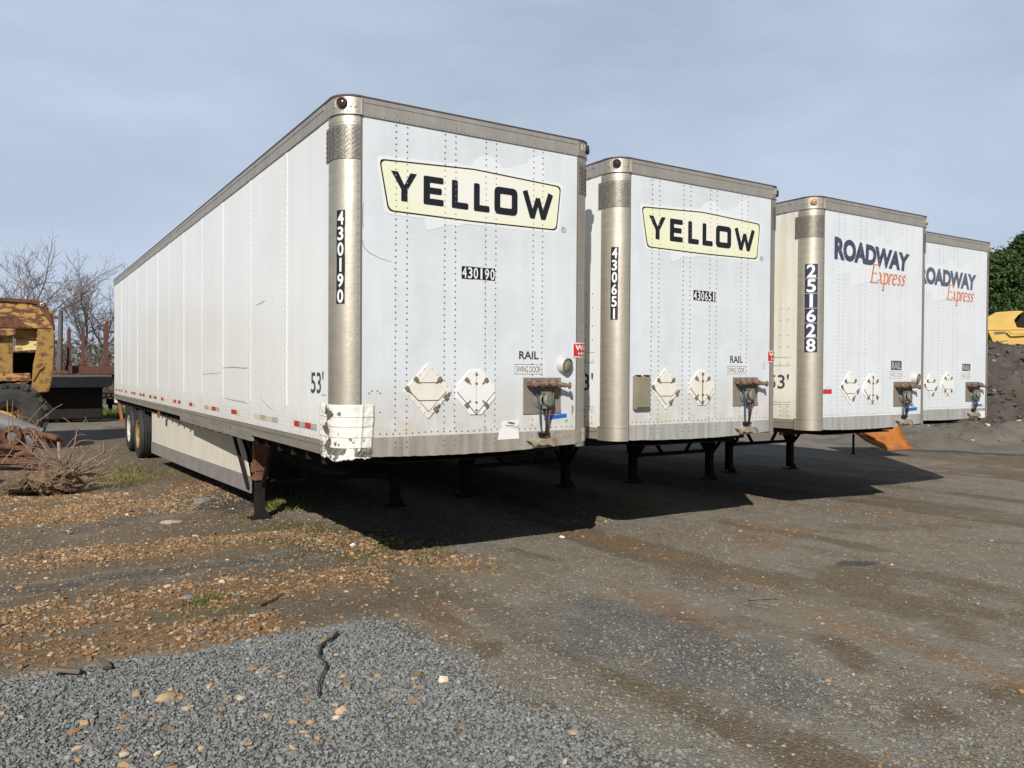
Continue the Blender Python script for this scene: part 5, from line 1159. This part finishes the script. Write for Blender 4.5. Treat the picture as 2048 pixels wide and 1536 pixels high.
MB().tube([P(-60, 835), P(-20, 826), P(2, 825), P(16, 829), P(28, 836), P(36, 845), P(40, 900)], 0.035, 10).build('pipe_tube', mat('bright_yellow_paint', (0.52, 0.30, 0.03), 0.5), r, 60)
r, P, g = frame('scrap_heap', 40, 12.5); tag(r, 'rusted bracket and arms piled under the grey cylinder by the left edge', 'scrap metal')
for pts, w, nm in (([(-60, 905), (0, 893), (40, 897), (66, 900)], 0.05, 'scrap_arm'), ([(28, 925), (35, 910), (48, 906), (60, 912), (66, 926)], 0.05, 'scrap_arch'), ([(60, 868), (95, 872), (112, 876), (121, 881)], 0.055, 'scrap_arm'), ([(-50, 930), (10, 922), (74, 928)], 0.06, 'scrap_beam')):
    MB().tube([P(u, v, 0.05*math.sin(u)) for u, v in pts], w, 8).build(nm, RUSTY, r, 40, bevel=0.01)
mb = MB(); slab(mb, P, [(-70, 880), (60, 890), (80, 945), (-70, 945)], 0.25, 0.6); mb.build('scrap_block', MT['dark'], r, bevel=0.04)
r, P, g = frame('marker_stake', 118, 12.6); tag(r, 'short pale wooden stake standing by the dead bush', 'stake')
mb = MB(); mb.tube([P(120, 925), P(117, 884)], [0.02, 0.024], 6); mb.build('stake_shaft', mat('pale_wood', (0.33, 0.26, 0.15), 0.8), r)

# ---- uprooted bush
r, P, g = frame('uprooted_bush', 125, 11.9); tag(r, 'dead uprooted bush with bare branches spreading from its earthy root ball', 'bush')
def clod(name, u, v, rx, ry, rz, m, seed):
    bm = bmesh.new(); bmesh.ops.create_icosphere(bm, subdivisions=4, radius=1); q = np.random.default_rng(seed).random(3)*50; c = P(u, v, (q[2]-25)*0.012)
    for vt in bm.verts:
        n = vt.co.normalized(); k = 1 + 0.5*(float(fbm(n.x*1.8+q[0]+n.z*2.3, n.y*1.8+q[1]-n.z*2.1, 4))-0.5)*2 + 0.30*(float(fbm(n.x*9+q[1]+n.z*3, n.y*9+n.z*4, 3))-0.5)*2
        vt.co = Vector((c[0]+n.x*rx*k, c[1]+n.y*ry*k, max(c[2]+n.z*rz*k, -0.06)))
    me = bpy.data.meshes.new(name); bm.to_mesh(me); bm.free(); me.materials.append(m); o = bpy.data.objects.new(name, me); COL.objects.link(o); o.parent = r; return o
SOILB = mat('root_earth', (0.19, 0.125, 0.07), 0.95, 0, (0.075, 0.05, 0.03), 7, bump=0.5, bscale=30)
RB = random.Random(9)
for k in range(17):
    u = RB.uniform(22, 172); q = RB.uniform(0.09, 0.20)*(1.25 if 90 < u < 160 else 0.9); clod('root_ball', u, RB.uniform(958, 976), q*1.1, q, q*RB.uniform(0.55, 0.95), SOILB, 20+k)
BR = [[(123, 930), (92, 897), (69, 866), (62, 858)], [(133, 936), (138, 913), (148, 893), (154, 860), (147, 850), (126, 835)], [(154, 860), (164, 848), (173, 838), (168, 834)], [(140, 943), (186, 917), (212, 902), (221, 902), (231, 890)], [(146, 952), (193, 932), (223, 912), (218, 900)],
      [(152, 927), (172, 906), (183, 892)], [(186, 917), (195, 912), (199, 895), (195, 889)], [(100, 930), (80, 902), (70, 880), (57, 864)], [(89, 926), (49, 889), (11, 860)], [(60, 905), (50, 870), (54, 847), (75, 822), (93, 803)], [(64, 890), (70, 862), (76, 842), (92, 832), (106, 819), (125, 808)],
      [(107, 909), (84, 877), (77, 857), (60, 836), (31, 831)], [(118, 932), (60, 926), (-10, 927)], [(110, 940), (57, 930), (-10, 932)], [(100, 945), (50, 944), (-10, 955)], [(26, 925), (12, 912), (-4, 898)], [(4, 926), (18, 908), (26, 898), (27, 880), (20, 865)], [(172, 965), (205, 966), (235, 965), (252, 952)],
      [(125, 932), (104, 905), (90, 880), (80, 862)], [(131, 935), (118, 905), (100, 880)], [(150, 950), (185, 943), (212, 935), (216, 925)], [(160, 962), (200, 955), (228, 948), (230, 938), (225, 932)], [(142, 940), (150, 925), (158, 915)], [(208, 902), (207, 890), (206, 882)], [(168, 906), (163, 895), (164, 890)],
      [(48, 970), (52, 955), (50, 945)], [(40, 980), (52, 968), (105, 972), (122, 980)], [(95, 935), (60, 915), (36, 920), (28, 928)], [(20, 890), (15, 810), (14, 800)], [(24, 860), (25, 812), (26, 800)], [(36, 860), (37, 830), (36, 818)], [(140, 935), (142, 900), (139, 890)], [(150, 940), (180, 925), (200, 920)], [(130, 945), (100, 950), (40, 940)]]
for k, b in enumerate(BR):
    d = random.uniform(-0.25, 0.25); n = len(b); w0 = 0.014 if k in (0, 1, 3, 4, 8) else 0.009
    if k == 0: w0 = 0.024
    pts = []
    for i in range(n-1):
        for t in (0, 0.34, 0.67): pts.append((b[i][0]+(b[i+1][0]-b[i][0])*t + random.uniform(-.7, .7), b[i][1]+(b[i+1][1]-b[i][1])*t + random.uniform(-.7, .7)))
    pts.append(b[-1]); q = len(pts)
    MB().tube([P(u, v, d*i/q) for i, (u, v) in enumerate(pts)], [w0*(1-0.65*i/(q-1)) for i in range(q)], 6).build('branch', TWIG, r, 60)
for k in range(34):   # more arching shoots, mostly to the left
    a = random.uniform(2.2, 3.3) if k < 26 else random.uniform(0.1, 1.2); l = random.uniform(45, 120); u0, v0 = random.uniform(90, 150), random.uniform(930, 950); d0 = random.uniform(-.35, .35); pts = []
    for i in range(8):
        t = i/7; pts.append(P(u0 + math.cos(a)*l*t + random.uniform(-1, 1), v0 - math.sin(a)*l*t*(1.25-0.55*t*t) + random.uniform(-1, 1), d0*(0.3+t)))
    MB().tube([(p[0], p[1], max(p[2], 0.01)) for p in pts], [0.0085*(1-0.7*i/7) for i in range(8)], 5).build('branch', TWIG, r, 60)
mb = MB()   # tangle of fine roots and twigs
for k in range(46):
    u, v = random.uniform(0, 235), random.uniform(925, 985); a = random.uniform(-0.4, 1.1); l = random.uniform(8, 34); d = random.uniform(-0.4, 0.4)
    p0, p1, p2 = P(u, v, d), P(u+l*0.5*math.cos(a), v-l*0.5*math.sin(a)-random.uniform(0, 6), d), P(u+l*math.cos(a), v-l*math.sin(a), d)
    mb.tube([(p[0], p[1], max(p[2], 0.0)) for p in (p0, p1, p2)], [0.006, 0.005, 0.003], 4)
tag(mb.build('fine_twigs', TWIG, r), kind='stuff')

# ---- bare trees
def bare_tree(u, D, vtop, lean, seed, label, spread=0.55, trunk=0.14):
    R = random.Random(seed); p = bg(u, D); g = float(ground_h(p[0], p[1])) - 0.1; root = empty('bare_tree', (p[0], p[1], g), -YAW)
    H = zpx(u, vtop, D) - g; tm = MB(); cm = MB()
    def grow(p, d, L, rad, lev):
        n = 4; pts = [p]; rr = [rad]; q = Vector(p); dd = Vector(d)
        for i in range(n):
            dd = (dd + Vector((R.gauss(0, .12), R.gauss(0, .12), R.gauss(0.04, .09)))).normalized(); q = q + dd*(L/n); pts.append(tuple(q)); rr.append(rad*(1-0.5*(i+1)/n))
            if lev < 4:
                for _ in range(R.choice((1, 1, 2)) if lev > 0 else R.choice((1, 2))):
                    if lev == 0 and i < 1: continue
                    a = Vector((R.gauss(0, 1), R.gauss(0, 1), R.gauss(0.15, .5))).normalized(); nd = (dd*0.75 + a*spread*1.25).normalized(); grow(tuple(q), nd, L*R.uniform(.42, .66), rr[-1]*0.62, lev+1)
        if lev < 4: grow(tuple(q), dd, L*0.6, rr[-1], lev+1)
        (tm if lev == 0 else cm).tube(pts, [max(x, 0.0085) for x in rr], 7 if lev == 0 else (5 if lev < 3 else 3), caps=False)
    grow((0, 0, 0), (lean, 0, 1), H*0.50, trunk, 0)
    allz = max(v[2] for v in cm.v); k = H/allz
    for m in (tm, cm): m.v = [(x*min(k, 1.2), y*min(k, 1.2), z*k) for x, y, z in m.v]
    tag(root, label, 'tree', 'bare trees beyond the log trailer'); tm.build('trunk', BARK, root, 60); cm.build('crown', BARK, root, 60)
bare_tree(2, 46, 462, 0.10, 3, 'bare grey tree at the left edge above the dump truck', 0.6, 0.15)
bare_tree(146, 48, 484, -0.05, 8, 'tallest bare tree, forked above the red stakes', 0.6, 0.15)
bare_tree(196, 50, 512, 0.02, 15, 'bare tree rising between the last red stakes', 0.6, 0.15)
bare_tree(229, 56, 540, 0.05, 21, 'bare tree touching the rear top corner of the first trailer', 0.55, 0.13)
bare_tree(88, 62, 585, -0.08, 33, 'small thin bare tree just right of the dump truck corner', 0.6, 0.09)
bare_tree(-70, 50, 470, 0.0, 41, 'bare tree outside the left edge behind the dump truck', 0.6, 0.14)
# brush and far woods
mb = MB(); R = random.Random(5)
for k in range(900):
    u = R.uniform(-260, 250); D = R.uniform(44, 66); p = bg(u, D); h = R.uniform(0.9, 4.6)*R.uniform(0.6, 1); g = 0.0; x, y = p[0], p[1]; pts = [(x, y, g)]
    a, b = R.gauss(0, .3), R.gauss(0, .3)
    for i in range(1, 4): pts.append((x + a*h*i/3 + R.gauss(0, .08), y + b*h*i/3 + R.gauss(0, .08), g + h*i/3))
    mb.tube(pts, [0.03, 0.022, 0.015, 0.008], 3, caps=False)
    for _ in range(4):
        i = R.choice((1, 2, 3)); q = pts[i]; l = h*R.uniform(.15, .35); mb.tube([q, (q[0]+R.gauss(0, 1)*l, q[1]+R.gauss(0, 1)*l, q[2]+R.uniform(0.1, .8)*l)], [0.012, 0.006], 3, caps=False)
tag(mb.build('brush', DEAD), 'tangle of bare brush under the trees on the left', 'brush', kind='stuff')
def leaves(n, fpos, size, cols, name, mats, parent=None, up=0.3):
    """n leaf-sized faces; fpos gives their places"""
    pos = fpos(n); n = len(pos); a = rng.normal(size=(n, 3)); a /= np.linalg.norm(a, axis=1, keepdims=True); b = rng.normal(size=(n, 3)); b[:, 2] += up; b -= a*(a*b).sum(1, keepdims=True); b /= np.linalg.norm(b, axis=1, keepdims=True)
    s = (size*rng.uniform(0.5, 1.4, n))[:, None]; V = np.stack([pos-a*s*.5, pos+b*s*.5*0.6, pos+a*s*.5, pos-b*s*.5*0.6], 1).reshape(-1, 3); F = np.arange(n*4, dtype=np.int32)
    me = bpy.data.meshes.new(name); me.vertices.add(len(V)); me.vertices.foreach_set('co', V.astype(np.float32).ravel()); me.loops.add(len(F)); me.loops.foreach_set('vertex_index', F); me.polygons.add(n); me.polygons.foreach_set('loop_start', np.arange(0, n*4, 4, dtype=np.int32)); me.update(calc_edges=True)
    set_attr(me, 'stone', np.repeat(pal(n, cols, [1]*len(cols), 0.2), 4, 0)); me.materials.append(mats); o = bpy.data.objects.new(name, me); COL.objects.link(o)
    if parent is not None: o.parent = parent
    return o
LEAF = mat('foliage', (0.05, 0.08, 0.03), 0.75, 0, attr='stone', spec=0.25)
def wood_pos(n):
    u = rng.uniform(-1500, 3600, n); D = rng.uniform(95, 130, n); lat = (u-1024)/FPX*D; x = CAM[0] + RIGHT[0]*lat + FWD[0]*D; y = CAM[1] + RIGHT[1]*lat + FWD[1]*D
    top = 2.5 + 5.5*fbm(x*0.06, y*0.06, 4); return np.stack([x, y, top*rng.random(n)**0.8], 1)
tag(leaves(26000, wood_pos, 0.9, [(0.085, 0.075, 0.062), (0.065, 0.065, 0.05), (0.10, 0.09, 0.075), (0.05, 0.06, 0.035)], 'far_woods', LEAF), 'low brown woods along the horizon', 'woods', kind='stuff')
def under_pos(n):
    u = rng.uniform(-260, 260, n); D = rng.uniform(42, 60, n); lat = (u-1024)/FPX*D; x = CAM[0] + RIGHT[0]*lat + FWD[0]*D; y = CAM[1] + RIGHT[1]*lat + FWD[1]*D
    top = 3.2*np.clip(fbm(x*0.35, y*0.35, 3)-0.25, 0, 1)*1.6; return np.stack([x, y, top*rng.random(n)], 1)
tag(leaves(9000, under_pos, 0.16, [(0.075, 0.075, 0.03), (0.11, 0.09, 0.05), (0.05, 0.06, 0.025), (0.13, 0.11, 0.07)], 'undergrowth', LEAF), 'low olive undergrowth below the bare trees', 'undergrowth', kind='stuff')

# ---- conifers, right
def conifer(u, D, vtop, wid, seed, label):
    R = np.random.default_rng(seed); p = bg(u, D); root = empty('evergreen_tree', (p[0], p[1], -0.1), -YAW); tag(root, label, 'tree', 'evergreens beyond the soil pile'); H = zpx(u, vtop, D) + 0.1
    MB().tube([(0, 0, 0), (0.03, 0, H*0.5), (0, 0, H*0.985)], [0.22, 0.14, 0.02], 8).build('trunk', BARK, root)
    N = 560; hz = R.uniform(0.08, 1.0, N)**0.85; ang = R.uniform(0, 2*np.pi, N)
    env = wid*np.clip((1-hz), 0, 1)**0.62*(0.75 + 0.5*R.random(N)) + 0.10
    C = np.stack([np.cos(ang)*env*R.uniform(0.55, 1, N), np.sin(ang)*env*R.uniform(0.55, 1, N), hz*H], 1)
    def pos(n):
        i = R.integers(0, N, n); out = np.stack([np.cos(ang), np.sin(ang), np.full(N, -0.25)], 1)[i]; t = R.random(n)[:, None]
        return C[i] + out*(t-0.5)*0.9 + R.normal(0, 1, (n, 3))*np.array([0.20, 0.20, 0.13])*(1.15-t*0.6)
    leaves(30000, pos, 0.17, [(0.036, 0.070, 0.018), (0.055, 0.100, 0.026), (0.024, 0.048, 0.015), (0.085, 0.12, 0.035)], 'crown', LEAF, root, up=1.0)
conifer(2001, 46, 506, 2.0, 1, 'shorter dark evergreen right behind the last trailer corner')
conifer(2046, 47, 474, 2.5, 2, 'taller dark evergreen at the right edge with a ragged tip')
conifer(2100, 48, 440, 2.8, 4, 'dark evergreen just outside the right edge'); conifer(1965, 50, 512, 1.5, 6, 'evergreen almost wholly hidden by the last trailer roof')

# ---- soil pile and mound
def soil(name, u0, D0, x0, x1, y0, y1, st, hfun, m, label):
    p = bg(u0, D0); r = empty(name, (p[0], p[1], 0), -YAW); gx = np.arange(x0, x1, st); gy = np.arange(y0, y1, st); X, Y = np.meshgrid(gx, gy); X = X.ravel(); Y = Y.ravel(); Z = hfun(X, Y)
    me = grid_mesh(name, X, Y, Z, len(gx), len(gy)); me.materials.append(m); o = bpy.data.objects.new('soil_surface', me); COL.objects.link(o); o.parent = r; tag(r, label, 'soil pile'); return r
SOILM = mat('dark_damp_soil', (0.084, 0.074, 0.060), 0.95, 0, (0.050, 0.043, 0.035), 1.6, bump=0.5, bscale=9)
GRAVM = mat('grey_brown_fill', (0.150, 0.138, 0.115), 0.95, 0, (0.105, 0.085, 0.062), 1.2, bump=0.5, bscale=14)
def h_pile(x, y):
    lead = 1.0 + 2.2*sstep(2, -6, x) + (fbm(x*0.4, y*0.3, 3)-0.5)*2.2
    h = 3.35*sstep(0, 8.0, y-lead)*sstep(-7.0, -1.8, x + (fbm(x*0.3+4, y*0.3, 2)-0.5)*3) ; e = sstep(0.05, 0.8, h)
    return h + e*((fbm(x*0.9, y*0.9, 4)-0.5)*0.9 + (fbm(x*3.1, y*3.1, 3)-0.5)*0.34 + (np.abs(fbm(x*2.0+7, y*1.6, 3)-0.5))*0.5) - 0.30 - 0.6*(1-sstep(-9, -8, y))*0
soil('soil_pile', 2010, 24.5, -9, 26, -1, 22, 0.14, h_pile, SOILM, 'high dark soil pile rising behind the farthest trailer')
def h_mound(x, y):
    c = np.exp(-((x-2.8)/3.0)**2 - ((y-1.2)/1.4)**2)*0.75 + np.exp(-((x+1.2)/2.0)**2 - ((y-1.6)/1.3)**2)*0.5
    return c*(1 + (fbm(x*0.9, y*0.9, 3)-0.5)*0.8) + (fbm(x*2.6, y*2.6, 4)-0.5)*0.16*sstep(0.05, 0.4, c) - 0.24
soil('gravel_mound', 1975, 21.8, -6, 9, -2.5, 5, 0.09, h_mound, GRAVM, 'low grey-brown mound of fill in front of the dark soil pile')
def scatter_on(name, u0, D0, hf, n, x0, x1, y0, y1, s0, s1, cols, ws, label, minz=0.0):
    p = bg(u0, D0); c, s = math.cos(-YAW), math.sin(-YAW); lx = rng.uniform(x0, x1, n); ly = rng.uniform(y0, y1, n); k = hf(lx, ly) > minz; lx, ly = lx[k], ly[k]; z = hf(lx, ly)
    stones(name, p[0]+c*lx-s*ly, p[1]+s*lx+c*ly, rng.uniform(s0, s1, len(lx))*np.where(rng.random(len(lx)) < 0.08, 1.9, 1), pal(len(lx), cols, ws), CHIP, 0.6, (0.4, 0.8), 0.12, label=label, hf=lambda a, b: z)
scatter_on('soil_clods', 2010, 24.5, h_pile, 2600, -6, 12, 0, 14, 0.08, 0.30, [(0.095, 0.083, 0.064), (0.062, 0.052, 0.04), (0.135, 0.12, 0.095), (0.24, 0.23, 0.21), (0.13, 0.07, 0.04)], [4, 4, 3, .5, .4], 'dark clods and stones over the soil pile')
scatter_on('mound_rubble', 1975, 21.8, h_mound, 900, -3, 7, -1.5, 4, 0.03, 0.12, [(0.15, 0.14, 0.12), (0.10, 0.085, 0.065), (0.45, 0.44, 0.42), (0.30, 0.16, 0.07)], [4, 3, .25, .7], 'small rubble over the low mound')

# ---- yellow machine behind the pile
r, P, g = frame('excavator', 2040, 35.0, 2.35, face=1960); tag(r, 'clean yellow excavator partly visible above the soil pile at the right edge', 'excavator')
CATY = mat('clean_yellow_paint', (0.66, 0.44, 0.115), 0.5, 0, (0.58, 0.37, 0.09), 2)
mb = MB(); slab(mb, P, [(1955, 660), (1960, 642), (1992, 624.5), (2032, 621.5), (2048, 622.5), (2037, 630), (2028, 640), (2034, 655), (2050, 656), (2140, 650), (2140, 658), (1955, 661)], 0.0, 2.6); b = mb.build('engine_cover', CATY, r, bevel=0.03)
mb = MB(); slab(mb, P, [(2050, 623), (2140, 628), (2140, 649), (2050, 654), (2036, 653), (2030, 640), (2039, 631)], 0.5, 2.4); mb.build('grille', MT['dark'], b, bevel=0.02)
mb = MB(); slab(mb, P, [(1975, 662), (2140, 658.5), (2140, 686), (2010, 691), (1987, 688), (1982, 676)], -0.10, 2.7); f = mb.build('turntable_frame', CATY, r, bevel=0.03)
mb = MB(); slab(mb, P, [(1988, 664), (2012, 663), (2008, 668), (1990, 669)], -0.115, -0.1005); slab(mb, P, [(1986, 685), (2016, 680.5), (2016, 681.5), (1988, 687)], -0.115, -0.1005); mb.build('panel_gap', MT['groove'], f)
MB().tube([P(2016, 659, -0.3), P(2025, 667, -0.3), P(2036, 667, -0.3), P(2140, 659, -0.3)], 0.035, 8).build('handrail', CATY, r, 60)
mb = MB(); slab(mb, P, [(1978, 690), (2130, 690), (2130, 712), (1985, 712)], -0.3, 0.4); slab(mb, P, [(1978, 690), (2130, 690), (2130, 712), (1985, 712)], 2.2, 2.9); mb.build('track', MT['dark'], r, bevel=0.1)
mb = MB(); slab(mb, P, [(2095, 648), (2135, 648), (2135, 585), (2105, 585)], 0.2, 1.4); mb.build('cab', CATY, r, bevel=0.05)

# ---- orange blade under the third trailer
r, P, g = frame('plow_blade', 1760, 19.4, face=1024); tag(r, 'rust-orange curved plow blade standing on its edge beyond the third trailer', 'plow blade')
OR = mat('rusty_orange_paint', (0.36, 0.125, 0.02), 0.65, 0, (0.25, 0.08, 0.02), 4, lo=0.45, hi=0.62)
L_ = [(1774, 899.5, 0.0), (1748, 889, 0.10), (1728, 878, 0.25), (1712, 866, 0.42), (1700, 850, 0.55), (1693, 825, 0.62), (1690, 800, 0.60)]
R_e = [(1825, 896.5, 0.05), (1819, 888, 0.13), (1812, 878, 0.25), (1806, 866, 0.42), (1801, 850, 0.55), (1799, 825, 0.62), (1798, 800, 0.60)]
mb = MB(); vs = []; n = 6
for k in range(7):
    for i in range(n+1):
        t = i/n; a, b = P(*L_[k]), P(*R_e[k]); p = [a[j]+(b[j]-a[j])*t for j in range(3)]; vs.append((p[0], p[1], max(p[2], 0.004)))
mb.add(vs, [(k*(n+1)+i, k*(n+1)+i+1, (k+1)*(n+1)+i+1, (k+1)*(n+1)+i) for k in range(6) for i in range(n)]); o = mb.build('moldboard', OR, r, 60); sd = o.modifiers.new('thickness', 'SOLIDIFY'); sd.thickness = 0.03; sd.offset = -1
mb = MB(); mb.bar(P(1774, 898.5, -0.03), P(1825, 895.5, 0.02), 0.03, 0.05)
for k in range(1, 6): mb.bar(P(R_e[k][0]-3, R_e[k][1], R_e[k][2]-0.035), P(R_e[k][0]-1, R_e[k][1], R_e[k][2]-0.035), 0.02, 0.02)
mb.build('cutting_edge', OR, r)
mb = MB(); mb.add([P(1722, 862, 0.40), P(1742, 862, 0.40), P(1752, 876, 0.20), P(1747, 878, 0.18), P(1722, 862, 0.44), P(1742, 862, 0.44), P(1752, 876, 0.24), P(1747, 878, 0.22)], [(3,2,1,0),(4,5,6,7),(0,1,5,4),(1,2,6,5),(2,3,7,6),(3,0,4,7)]); mb.build('stiffener', OR, r)
mb = MB(); p = P(1707, 868, 0.6); mb.tube([(p[0], 0.6, p[2]), (p[0], 0.6, 0.0)], 0.03, 8); mb.lathe([(0, 0.07), (0.02, 0.07)], (p[0], 0.6, 0.0), (0, 0, 1), 10); mb.build('stand_leg', MT['dark'], r)

# ---- small things on the ground
def rock(x, y, sx, sy, sz, col, label, name='rock', rz=0.0):
    bm = bmesh.new(); bmesh.ops.create_icosphere(bm, subdivisions=2, radius=1)
    for v in bm.verts:
        k = 1 + 0.35*(random.random()-0.5); v.co = Vector((v.co.x*sx*k, v.co.y*sy*k, v.co.z*sz*k))
    me = bpy.data.meshes.new(name); bm.to_mesh(me); bm.free(); me.materials.append(mat('stone_'+name, col, 0.85, 0, tuple(c*0.7 for c in col), 20, bump=0.2, bscale=50)); o = bpy.data.objects.new(name, me); COL.objects.link(o)
    o.location = (x, y, float(ground_h(x, y))+sz*0.5); o.rotation_euler = (0.1, 0.05, rz); tag(o, label, 'rock')
rock(0.02, 5.33, 0.16, 0.11, 0.06, (0.20, 0.20, 0.175), 'flat grey stone slab on the dirt left of the landing leg', rz=0.4)
rock(-1.07, 0.46, 0.05, 0.035, 0.02, (0.22, 0.23, 0.25), 'small smooth blue-grey stone among the tan pebbles')
rock(-0.62, 4.05, 0.12, 0.05, 0.03, (0.42, 0.36, 0.28), 'long pale stone on the pebble bank below the bush')
rock(-1.55, -1.55, 0.055, 0.035, 0.025, (0.46, 0.33, 0.18), 'largest tan cobble lying alone on the grey gravel')
def stick(name, pts, r0, m, label, cat, lift=0.03):
    P_ = []
    for x, y in pts: P_.append((x, y, float(ground_h(x, y))+lift))
    o = MB().tube(P_, [r0*(1-0.5*i/(len(P_)-1)) for i in range(len(P_))], 7).build(name, m, None, 60); tag(o, label, cat); return o
DK = mat('dark_root_bark', (0.062, 0.046, 0.036), 0.9)
stick('root', [(-0.38, -1.02), (-0.45, -1.12), (-0.55, -1.20), (-0.60, -1.30), (-0.64, -1.40), (-0.63, -1.50), (-0.66, -1.60), (-0.72, -1.70), (-0.78, -1.82), (-0.84, -1.98)], 0.010, DK, 'thin dark root snaking across the grey gravel', 'root')
stick('branch', [(2.80, -1.82), (2.9, -1.87), (3.02, -1.93)], 0.012, WOOD, 'short tan stick on the open gravel yard', 'stick', 0.015)
stick('branch', [(-0.62, 0.02), (-0.5, 0.10), (-0.38, 0.22)], 0.010, DK, 'short dark twig at the edge of the pebbles', 'stick', 0.02)
for x, y, a, l, lab in ((-1.99, -0.90, 1.2, 0.16, 'upright dark wood chunk at the gravel edge, left of another'), (-1.80, -0.88, 0.3, 0.13, 'tilted brown wood scrap at the gravel edge by the left pebbles')):
    o = MB().box(-0.03, 0.03, -l/2, l/2, -0.012, 0.012).build('wood_scrap', WOOD, None, bevel=0.004); o.location = (x, y, float(ground_h(x, y))+0.04); o.rotation_euler = (0.15, 0.2, a); tag(o, lab, 'wood scrap')
for x, y, lab in ((0.75, 1.63, 'crumpled white litter beside the trailer shadow, left'), (2.92, 0.92, 'white scrap of litter near the trailer shadow, right')):
    bm = bmesh.new(); bmesh.ops.create_icosphere(bm, subdivisions=2, radius=0.03)
    for v in bm.verts: v.co *= 1 + 0.8*(random.random()-0.5); v.co.z *= 0.5
    me = bpy.data.meshes.new('litter'); bm.to_mesh(me); bm.free(); me.materials.append(MT['white']); o = bpy.data.objects.new('litter', me); COL.objects.link(o); o.location = (x, y, float(ground_h(x, y))+0.02); tag(o, lab, 'litter')
def blades(name, n, fx, hgt, cols, label, wid=0.006):
    x, y = fx(n); n = len(x); z = ground_h(x, y); a = rng.uniform(0, 2*np.pi, n); h = hgt*rng.uniform(0.4, 1.2, n); lean = rng.normal(0, 0.5, (n, 2))*h[:, None]; w = wid
    p = np.stack([x, y, z], 1); d = np.stack([np.cos(a), np.sin(a), 0*a], 1)*w; t = p + np.stack([lean[:, 0], lean[:, 1], h], 1); V = np.stack([p-d, p+d, t], 1).reshape(-1, 3)
    F = np.arange(n*3, dtype=np.int32); me = bpy.data.meshes.new(name); me.vertices.add(n*3); me.vertices.foreach_set('co', V.astype(np.float32).ravel()); me.loops.add(n*3); me.loops.foreach_set('vertex_index', F); me.polygons.add(n); me.polygons.foreach_set('loop_start', np.arange(0, n*3, 3, dtype=np.int32)); me.update(calc_edges=True)
    set_attr(me, 'stone', np.repeat(pal(n, cols, [1]*len(cols)), 3, 0)); me.materials.append(LEAF); o = bpy.data.objects.new(name, me); COL.objects.link(o); tag(o, label, 'grass', kind='stuff')
GRN = [(0.10, 0.14, 0.025), (0.07, 0.11, 0.02), (0.16, 0.15, 0.04), (0.20, 0.16, 0.07)]
DRY = [(0.26, 0.19, 0.09), (0.20, 0.15, 0.06), (0.12, 0.12, 0.03), (0.30, 0.24, 0.13)]
def around(cx, cy, sx, sy): return lambda n: (rng.normal(cx, sx, n), rng.normal(cy, sy, n))
blades('grass', 1500, around(-0.55, 9.3, 0.4, 0.8), 0.06, GRN + DRY, 'short green grass to the right of the dead bush')
blades('grass', 900, around(0.95, 4.55, 0.16, 0.22), 0.07, GRN, 'green weeds sprouting beside the landing leg', 0.010)
blades('grass', 4000, lambda n: scatter(n*3, -1.2, 1.7, -0.3, 8, lambda x, y: np.clip(ground_masks(x, y)[3], 0, 1)), 0.035, GRN + DRY, 'mossy dry grass stubble beside the trailer shadow', 0.004)
blades('grass', 2500, around(1.6, 30, 1.6, 1.4), 0.25, [(0.13, 0.17, 0.03), (0.10, 0.14, 0.03)], 'bright grass patch beyond the first trailer wheels', 0.03)
blades('grass', 170, around(-0.95, 0.35, 0.07, 0.05), 0.035, [(0.075, 0.13, 0.02), (0.10, 0.14, 0.03), (0.13, 0.13, 0.04)], 'bright green weed among the tan pebbles', 0.008)
